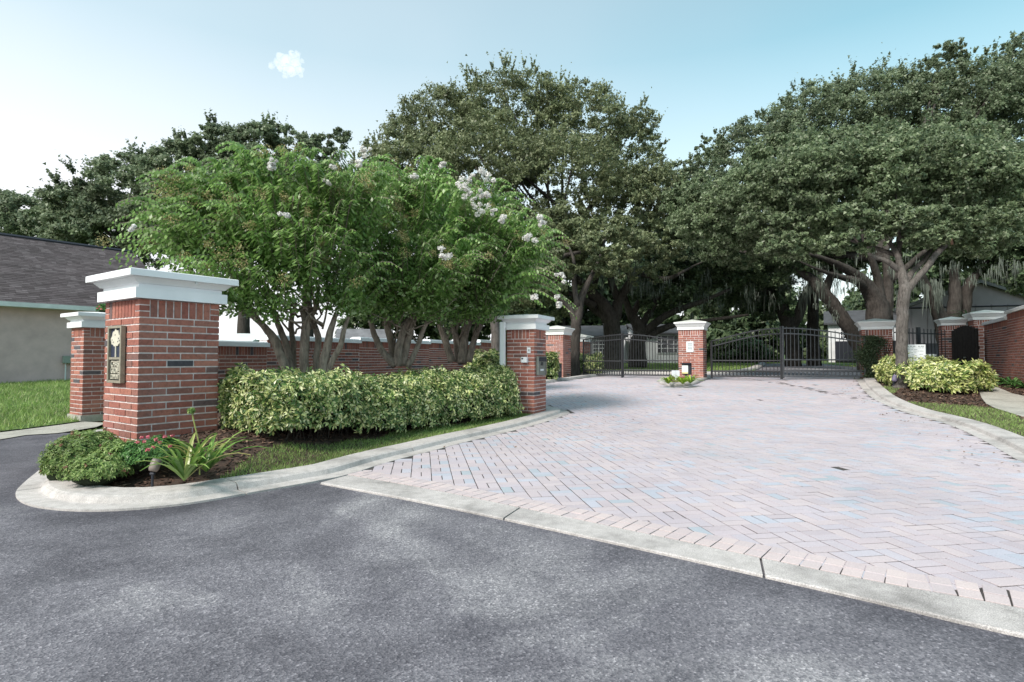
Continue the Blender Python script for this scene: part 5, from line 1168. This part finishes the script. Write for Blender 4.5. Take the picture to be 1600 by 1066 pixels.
def hedge(label, path, wd, z0f, ht, nr, mtl, size=.075, seed=5, name='hedge', catg='hedge', nl=7, jag=.09, inner=True):
    rng = np.random.default_rng(seed); path = np.asarray(path, float); d = np.concatenate([[0], np.cumsum(np.hypot(*np.diff(path, axis=0).T))]); Lh = d[-1]
    def cs(s, th, k=1.):
        s_ = np.clip(s, 0, Lh); x = np.interp(s_, d, path[:,0]); y = np.interp(s_, d, path[:,1]); tx = np.interp(s_+.1, d, path[:,0])-np.interp(s_-.1, d, path[:,0]); ty = np.interp(s_+.1, d, path[:,1])-np.interp(s_-.1, d, path[:,1]); l = np.hypot(tx,ty); tx, ty = tx/l, ty/l; nx, ny = ty, -tx
        endf = np.minimum(1, np.maximum(0, np.minimum(s, Lh-s)/.35+.25))**.5
        ct, sn = np.cos(th), np.sin(th); p = .55; ax = np.sign(ct)*np.abs(ct)**p; az = np.abs(sn)**p
        lump = 1+jag*(np.sin(s*5.1+1.3)*np.cos(th*3+s*2)+.7*np.sin(s*11+th*5)+.4*np.sin(s*2.3))
        w_ = np.interp(s_, [0, Lh], wd) if np.ndim(wd) else wd; h_ = np.interp(s_, [0, Lh], ht) if np.ndim(ht) else ht
        X = x+nx*ax*w_/2*lump*k*endf; Y = y+ny*ax*w_/2*lump*k*endf; Z = z0f(x, y)+.10+az*(h_-.10)*lump*k
        Nn = np.stack([nx*ct*1.2, ny*ct*1.2, sn+.15], 1); return np.stack([X,Y,Z],1), Nn
    s = rng.uniform(0, Lh, nr); s = np.where(rng.random(nr) < .05, rng.uniform(0,.18,nr), s); s = np.where(rng.random(nr) < .06, Lh-rng.uniform(0,.22,nr), s); th_ = rng.uniform(-.10, math.pi+.10, nr); th_ = np.where(rng.random(nr) < .75, th_, th_); C, Nn = cs(s, np.clip(th_, 0.02, math.pi-.02), 1); C += rng.normal(size=C.shape)*.035
    endm = rng.random(nr) < .10; s = np.where(endm, np.where(rng.random(nr) < .55, rng.uniform(0,.10,nr), Lh-rng.uniform(0,.10,nr)), s); C, Nn = cs(s, np.clip(th_, 0.02, math.pi-.02), 1); C += rng.normal(size=C.shape)*.035
    tv = np.where((s < Lh/2)[:,None], -np.array([*(path[1]-path[0])[:2],0]), np.array([*(path[-1]-path[-2])[:2],0])); Nn = np.where(endm[:,None], unit(tv)+np.array([0,0,.3]), Nn)
    low = rng.random(nr) < .12; C[low,2] -= rng.random(low.sum())*.08
    k = np.where(endm, rng.random(nr)**.5, .86+.18*rng.random(nr)); cc, _ = cs(s, np.clip(th_, .02, math.pi-.02), 0); C = cc+(C-cc)*k[:,None]
    t = thing(name, label, catg, (float(C[:,0].mean()), float(C[:,1].mean()), float(z0f(C[:,0].mean(), C[:,1].mean()))))
    V, F = palmate(C, unit(Nn)+rng.normal(size=C.shape)*.42, np.full(nr, size), rng, nl); obj('foliage', mesh(V, F, M[mtl]), t, kind='stuff', local=False)
    # end caps are covered by the same foliage; inside, branches and a dark filler with the shade put into its colour
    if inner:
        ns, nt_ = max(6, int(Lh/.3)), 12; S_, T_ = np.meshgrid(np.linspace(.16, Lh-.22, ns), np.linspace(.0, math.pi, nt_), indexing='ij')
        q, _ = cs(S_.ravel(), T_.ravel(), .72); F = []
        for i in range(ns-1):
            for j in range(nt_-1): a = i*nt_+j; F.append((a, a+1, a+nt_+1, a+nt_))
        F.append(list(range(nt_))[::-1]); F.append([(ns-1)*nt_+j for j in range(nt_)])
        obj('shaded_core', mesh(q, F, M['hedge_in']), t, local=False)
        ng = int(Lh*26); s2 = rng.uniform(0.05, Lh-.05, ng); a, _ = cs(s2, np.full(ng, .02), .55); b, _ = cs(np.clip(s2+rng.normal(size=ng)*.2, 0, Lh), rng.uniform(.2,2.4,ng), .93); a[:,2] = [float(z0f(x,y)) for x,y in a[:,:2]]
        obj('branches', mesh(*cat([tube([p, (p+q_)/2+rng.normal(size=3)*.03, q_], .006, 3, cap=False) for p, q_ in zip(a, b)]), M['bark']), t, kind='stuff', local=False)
    return t
bz = lambda x, y: bedz(x, y)
h0 = G(375,690,.12); 
def hp(px, py, back): p = G(px, py, .12); n = np.array([-.85,.527]); return (p[0]+n[0]*back, p[1]+n[1]*back)
HP = [hp(432,714,.62), hp(480,706,.62), hp(560,690,.62), hp(690,665,.60), hp(808,645,.48)]
hedge('long variegated hedge of cream and green leaves between sign pillar and keypad pillar', HP, 1.36, lambda x, y: bedz(x, y)-.03, (.70,.92), 9500, 'hedge', .072, 5, jag=.06)
# right-hand yellow hedge
HR = [G2(1412,596,.1), G2(1440,604,.1), G2(1480,608,.1), G2(1528,614,.1)]
hedge('bright yellow variegated shrub mass along the right verge below the white notice board', HR, (1.3,1.9), lambda x,y: gz(x,y)+.07, (.72,.70), 2600, 'hedge_far', .125, 6, jag=.13)
hedge('small tuft of yellow variegated leaves left of the young oak trunk', [G2(1384,594,.1), G2(1398,596,.1)], .5, lambda x,y: gz(x,y)+.07, .62, 300, 'hedge_far', .11, 7)
hedge('green hedge with pale speckled leaves behind the left gate leaf', [T(895,590,24.6)[:2], T(940,590,24.2)[:2]], 1.1, lambda x,y: gz(x,y), .85, 900, 'hedge', .11, 8)
hedge('shrub with cream edged leaves between the keypad pillar and the gate motor box', [T(850,600,19.6)[:2], T(862,600,19.2)[:2]], .8, lambda x,y: gz(x,y), .95, 420, 'hedge', .12, 9)
hedge('variegated bush behind the long hedge beside the white post', [T(745,580,14.2)[:2], T(778,580,13.6)[:2]], 1.0, lambda x,y: gz(x,y), 1.15, 900, 'hedge', .11, 12)
# dark vine on the right gate pillar
def vine():
    rng = np.random.default_rng(4); t = thing('climbing_vine', 'dark climbing vine spreading over the brick gate pillar beside the right gate', 'vine', T(1385,598,18.7))
    cc = gr[1]; u, v = gr[2], gr[3]; n = 5200; s = rng.normal(size=n)*.17; z = rng.random(n); s = -.22+s*(1.2-.6*np.abs(z-.55)*1.5)+.12*np.sin(z*9)
    zz = float(t.location.z)+.1+z*1.45; P = np.stack([cc[0]-u[0]*(.43+.06)-v[0]*(-s*-1), cc[1]-u[1]*(.43+.06)-v[1]*(-s*-1), zz], 1); P[:, :2] += -u[None]*np.abs(rng.normal(size=(n,1)))*.10
    V, F = leaves(P, .055*(.7+.6*rng.random(n)), np.array([[0,-1.,.2]]), .3, .6, rng); obj('foliage', mesh(V, F, M['oak_dark']), t, kind='stuff', local=False)
    for k in range(4): a = cc-u*.45-v*(.2+.05*k); obj('stem', mesh(*tube([(a[0],a[1],float(t.location.z)), (a[0]-.05*k,a[1],float(t.location.z)+.7), (a[0]+.05*k,a[1],float(t.location.z)+1.4)], .012, 5), M['bark']), t, local=False)
vine()
# low dark groundcover and ferns by the right wall
def ferns(label, pts, n, L, mtl, seed, name='fern', w=.035, catg='plant', group=None, el=(.35,.95)):
    rng = np.random.default_rng(seed)
    for (x, y, z) in pts:
        t = thing(name, label if isinstance(label, str) else label.pop(0), catg, (x,y,z), 0, group); V, F = [], []
        for k in range(n):
            a = rng.uniform(0,6.28); l = L*(.6+.6*rng.random()); e = rng.uniform(*el); q = []
            for s in np.linspace(0,1,6): q.append(((s*math.cos(e*.8))*l*math.cos(a), s*math.cos(e*.8)*l*math.sin(a), l*(s*math.sin(e)*1.15-.55*s*s)))
            q = np.array(q); sd_ = np.array([-math.sin(a), math.cos(a), 0]); ww = w*np.array([.6,1,1,.85,.55,.05])
            A_ = q-sd_*ww[:,None]/2+np.array([0,0,.006]); B_ = q+sd_*ww[:,None]/2+np.array([0,0,.006]); b = len(V)
            V += list(A_)+list(q)+list(B_)
            Fk = [(i, i+1, 6+i+1, 6+i) for i in range(5)]+[(6+i, 6+i+1, 12+i+1, 12+i) for i in range(5)]
            obj('leaf', mesh(np.array(V[b:]), np.array(Fk), M[mtl]), t); V = V[:b]
    return
ferns(['low dark fern at the foot of the boundary wall, nearest the garden gate','low dark fern in the middle of the wall bed by the sidewalk','low dark fern at the right edge of the photo below the brick wall','spreading fern between its neighbours under the boundary wall'],
      [G(1560,598,.05), G(1580,603,.05), G(1602,608,.05), G(1570,592,.05)], 46, .62, 'penta', 3, w=.05)
ferns('fern fronds growing on top of the wall between the garden gate pillars', [T(1512,495,22.5)], 30, .7, 'oak_dark', 8, w=.06)
ferns(['bright lime green tuft left of the small white sign on the kerbed island','bright lime green tuft right of the small white sign on the kerbed island','lime green tuft close to the foot of the island pillar'], [G(1044,600,.12), G(1067,600.5,.12), G(1079,599,.12)], 42, .42, 'lime', 9, 'lily_tuft', .05, el=(.6,1.4))
ferns(['strap leaved lily with upright pale green leaves in front of the sign pillar','strap leaved lily leaning right over the grass, beside the hedge'], [G(288,752,.13), G(322,738,.15)], 30, .60, 'lily', 12, 'lily', .034, el=(.75,1.4))
ferns(['young lily shoots close against the right face of the sign pillar'], [G(300,728,.2)], 14, .50, 'lily', 15, 'lily', .028, el=(.9,1.45))
# tall flower stalk
q = G(312,742,.15); t = thing('flower_stalk', 'tall thin stalk with a round green seed head before the brick sign pillar', 'flower', q)
e = T(299,642,q[1]-.05)-q; obj('stalk', mesh(*tube([(0,0,0), e*.5+np.array([.03,0,0]), e], .006, 6), M['lily']), t); V, F = cluster(e, .032, 120, .022, np.random.default_rng(2)); obj('seed_head', mesh(V, F, M['shrub']), t)

# small-leaved mounds by the sign pillar
def mound(name, label, blobs, n, mtl, flowers=(), seed=1, ls=.035, catg='shrub', bronze=0):
    rng = np.random.default_rng(seed); b = blobs[0]; t = thing(name, label, catg, (b[0], b[1], float(bedz(b[0], b[1])))); P, D = [], []
    w = np.array([q[3]*q[5] for q in blobs]); w /= w.sum()
    for q, ww in zip(blobs, w):
        m = int(n*ww/9); d = unit(rng.normal(size=(m,3))); d[:,2] = np.abs(d[:,2])-.18*rng.random(m); r = (.78+.26*rng.random(m))*(1+.07*np.sin(d@np.array([7,3,5.])*2)); c = np.array(q[:3])+d*r[:,None]*np.array(q[3:6])
        P.append(c); D.append(d)
    C = np.concatenate(P); Dd = np.concatenate(D); V, F = palmate(C, Dd+rng.normal(size=C.shape)*.35+np.array([0,0,.4]), np.full(len(C), ls*1.5), rng, 8, .25)
    obj('foliage', mesh(V, F, M[mtl]), t, kind='stuff', local=False)
    V, F = [], []
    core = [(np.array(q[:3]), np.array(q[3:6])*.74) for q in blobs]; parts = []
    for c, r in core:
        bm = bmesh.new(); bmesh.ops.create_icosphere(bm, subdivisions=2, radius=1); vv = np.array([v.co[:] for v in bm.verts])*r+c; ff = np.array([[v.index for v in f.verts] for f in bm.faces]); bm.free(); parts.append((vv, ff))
    obj('shaded_core', mesh(*cat(parts), M['hedge_in']), t, local=False)  # dark filler under the leaves, shade put into the colour
    if bronze:
        i = rng.permutation(len(C))[:bronze]
        for j in i[:60]: V, F = cluster(C[j]+Dd[j]*.015, .018, 14, .016, rng); obj('bronze_tip', mesh(V, F, M['bronzetip']), t, local=False)
    for (px, py, Y) in flowers:
        V, F = cluster(T(px,py,Y), .018, 34, .015, rng); obj('flower_head', mesh(V, F, M['pink']), t, local=False)
def mb_(px, py, Y, rx, rz, ry=None): c = T(px, py, Y); k = Y/FPX; return (c[0], c[1], c[2], rx*k, ry or rx*k*.8, rz*k)
mound('shrub', 'rounded light green shrub spilling over the curb left of the sign pillar', [mb_(120,722,5.35,48,45), mb_(150,738,5.1,50,30), mb_(185,722,5.35,38,34), mb_(90,735,5.3,22,28), mb_(140,695,5.9,45,24)], 26000, 'shrub', seed=2, ls=.024, bronze=50)
mound('flowering_shrub', 'green shrub with small pink flower heads at the foot of the sign pillar', [mb_(250,712,5.35,38,30), mb_(215,715,5.3,25,28)], 7500, 'penta', [(222,684,5.15),(232,683,5.2),(244,687,5.15),(258,682,5.2),(269,681,5.2),(240,699,5.0),(231,703,4.95),(266,697,5.05),(215,691,5.1),(250,692,5.1),(226,690,5.05)], 3, ls=.030)
q = T(160,484,11.1); mound('flowering_shrub', 'sprig of pink flowers showing above the cap of the half hidden pillar', [mb_(161,483,11.6,9,9)], 900, 'penta', [(155,479,11.3),(158,483,11.3),(152,482,11.3)], 5, ls=.035)

# ---- grass, mulch, litter
def blades(poly_fn, n, h, w, mtl, name, bx, zf, seed, bright=None, parent=None):
    rng = np.random.default_rng(seed); X = rng.uniform(bx[0], bx[1], n*3); Y = rng.uniform(bx[2], bx[3], n*3); k = poly_fn(X, Y); X, Y = X[k][:n], Y[k][:n]; m = len(X); Z = zf(X, Y)
    a = rng.uniform(0,6.28,m); le = rng.normal(size=(m,2))*.45; hh = h*(.5+.8*rng.random(m)); s = np.stack([np.cos(a), np.sin(a), 0*a], 1)*(w*(.7+.6*rng.random(m)))[:,None]/2; c = np.stack([X,Y,Z],1)
    tip = c+np.stack([le[:,0]*hh, le[:,1]*hh, hh],1); V = np.stack([c-s, c+s, tip], 1).reshape(-1,3)
    return obj(name, mesh(V, np.arange(3*m).reshape(m,3), M[mtl], name=name), kind='stuff')
strip = lambda lo, hi: (lambda X, Y: (lambda d: inpoly(X, Y, BED) & (d > lo) & (d < hi))(distline(X, Y, INN_L)))
def fgrass(X, Y): d = distline(X, Y, INN_L); wv = .52+.08*np.sin(Y*2.3)+.05*np.sin(Y*7); w_ = np.minimum(wv, (Y-4.9+.55*(X+2.6))*.45); return inpoly(X, Y, BED) & (d > .0) & (d < w_) & (X > -2.75)
blades(fgrass, 75000, .050, .0085, 'grass', 'curbside_grass', (-3.2,2.2,4.6,13.5), lambda x,y: bedz(x,y)-.01, 21)
LL = LAWN_L; blades(lambda X,Y: inpoly(X,Y,LL) & (X/Y > -1.05), 52000, .10, .016, 'grass', 'left_lawn_grass', (-22,-5,8,22), lambda x,y: gz(x,y)+.02, 22)
CR_IN = INN_R
def rgrass(X, Y): d = distline(X, Y, INN_R); return inpoly(X, Y, VERGE) & (d < 1.15+.3*np.sin(Y*1.7)-1.1*ss((Y-12.2)/1.6)) & ~inpoly(X, Y, WALK)
blades(rgrass, 52000, .055, .009, 'grass', 'right_verge_grass', (4.5,14,1,16), lambda x,y: vz(x,y)-.01, 23)
def backlawn(X, Y): return ~inpoly(X, Y, [(-1.5,22),(14,18),(17,24),(24,44),(20,46),(10.9,25.6),(6.5,25.4),(1.0,26.0),(-1.5,25)]) & (Y > 25.4)
blades(backlawn, 60000, .14, .035, 'grass', 'inner_lawn_grass', (-2,22,25,44), lambda x,y: gz(x,y)-.03, 24)
def chips(fn, n, bx, zf, name, seed, sz=.035, mtl='chip'):
    rng = np.random.default_rng(seed); X = rng.uniform(bx[0], bx[1], n*4); Y = rng.uniform(bx[2], bx[3], n*4); k = fn(X, Y); X, Y = X[k][:n], Y[k][:n]; m = len(X); C = np.stack([X, Y, zf(X,Y)+.004+.010*rng.random(m)], 1)
    V, F = leaves(C, sz*(.5+rng.random(m)), None, 2.2, .42, rng); obj(name, mesh(V, F, M[mtl], name=name), kind='stuff')
chips(lambda X,Y: inpoly(X,Y,BED) & ~fgrass(X,Y) & (Y < 13), 26000, (-5.6,1.5,4.6,13), bedz, 'bark_mulch', 31, .05)
chips(lambda X,Y: inpoly(X,Y,VERGE) & ~rgrass(X,Y) & ~inpoly(X,Y,WALK) & (Y < 20), 22000, (6,17,8,20), lambda x,y: vz(x,y), 'right_bark_mulch', 32, .075)
chips(lambda X,Y: inpoly(X,Y,PAVE) & (distline(X,Y,CURB_R) < .75), 420, (5,12,5,19), lambda x,y: gz(x,y)+.02, 'fallen_leaves', 33, .045, 'litter')
chips(lambda X,Y: inpoly(X,Y,PAVE) & (distline(X,Y,CURB_L) < 1.6), 130, (-1,4,6,20), lambda x,y: gz(x,y)+.02, 'scattered_leaves', 34, .04, 'litter')
# small fair-weather cloud
def cloud():
    m, nt, b = mat('cloud_vapour'); nt.nodes.remove(b); pv = N(nt, 'ShaderNodeVolumePrincipled'); pv.inputs['Density'].default_value = .05; pv.inputs['Color'].default_value = (1,1,1,1)
    nt.links.new(pv.outputs[0], nt.nodes['Material Output'].inputs['Volume']); parts = []; rng = np.random.default_rng(8)
    for px, py, r in [(434,98,7),(442,92,9),(450,98,11),(458,90,8),(463,86,6),(462,100,9),(468,110,7),(450,110,8),(440,106,7),(428,100,4),(470,118,4),(472,96,4),(446,118,5),(424,104,5),(456,84,5),(455,112,9)]:
        c = T(px,py,700.); bm = bmesh.new(); bmesh.ops.create_icosphere(bm, subdivisions=3, radius=1); v = np.array([q.co[:] for q in bm.verts]); f = np.array([[q.index for q in g.verts] for g in bm.faces]); bm.free()
        k = rng.normal(size=(3,3))*3; v = v*(1+.12*sum(np.sin(v@a) for a in k))[:,None]; parts.append((v*r*700/FPX+c, f))
    o = obj('cloud', mesh(*cat(parts), m), kind='structure')
cloud()
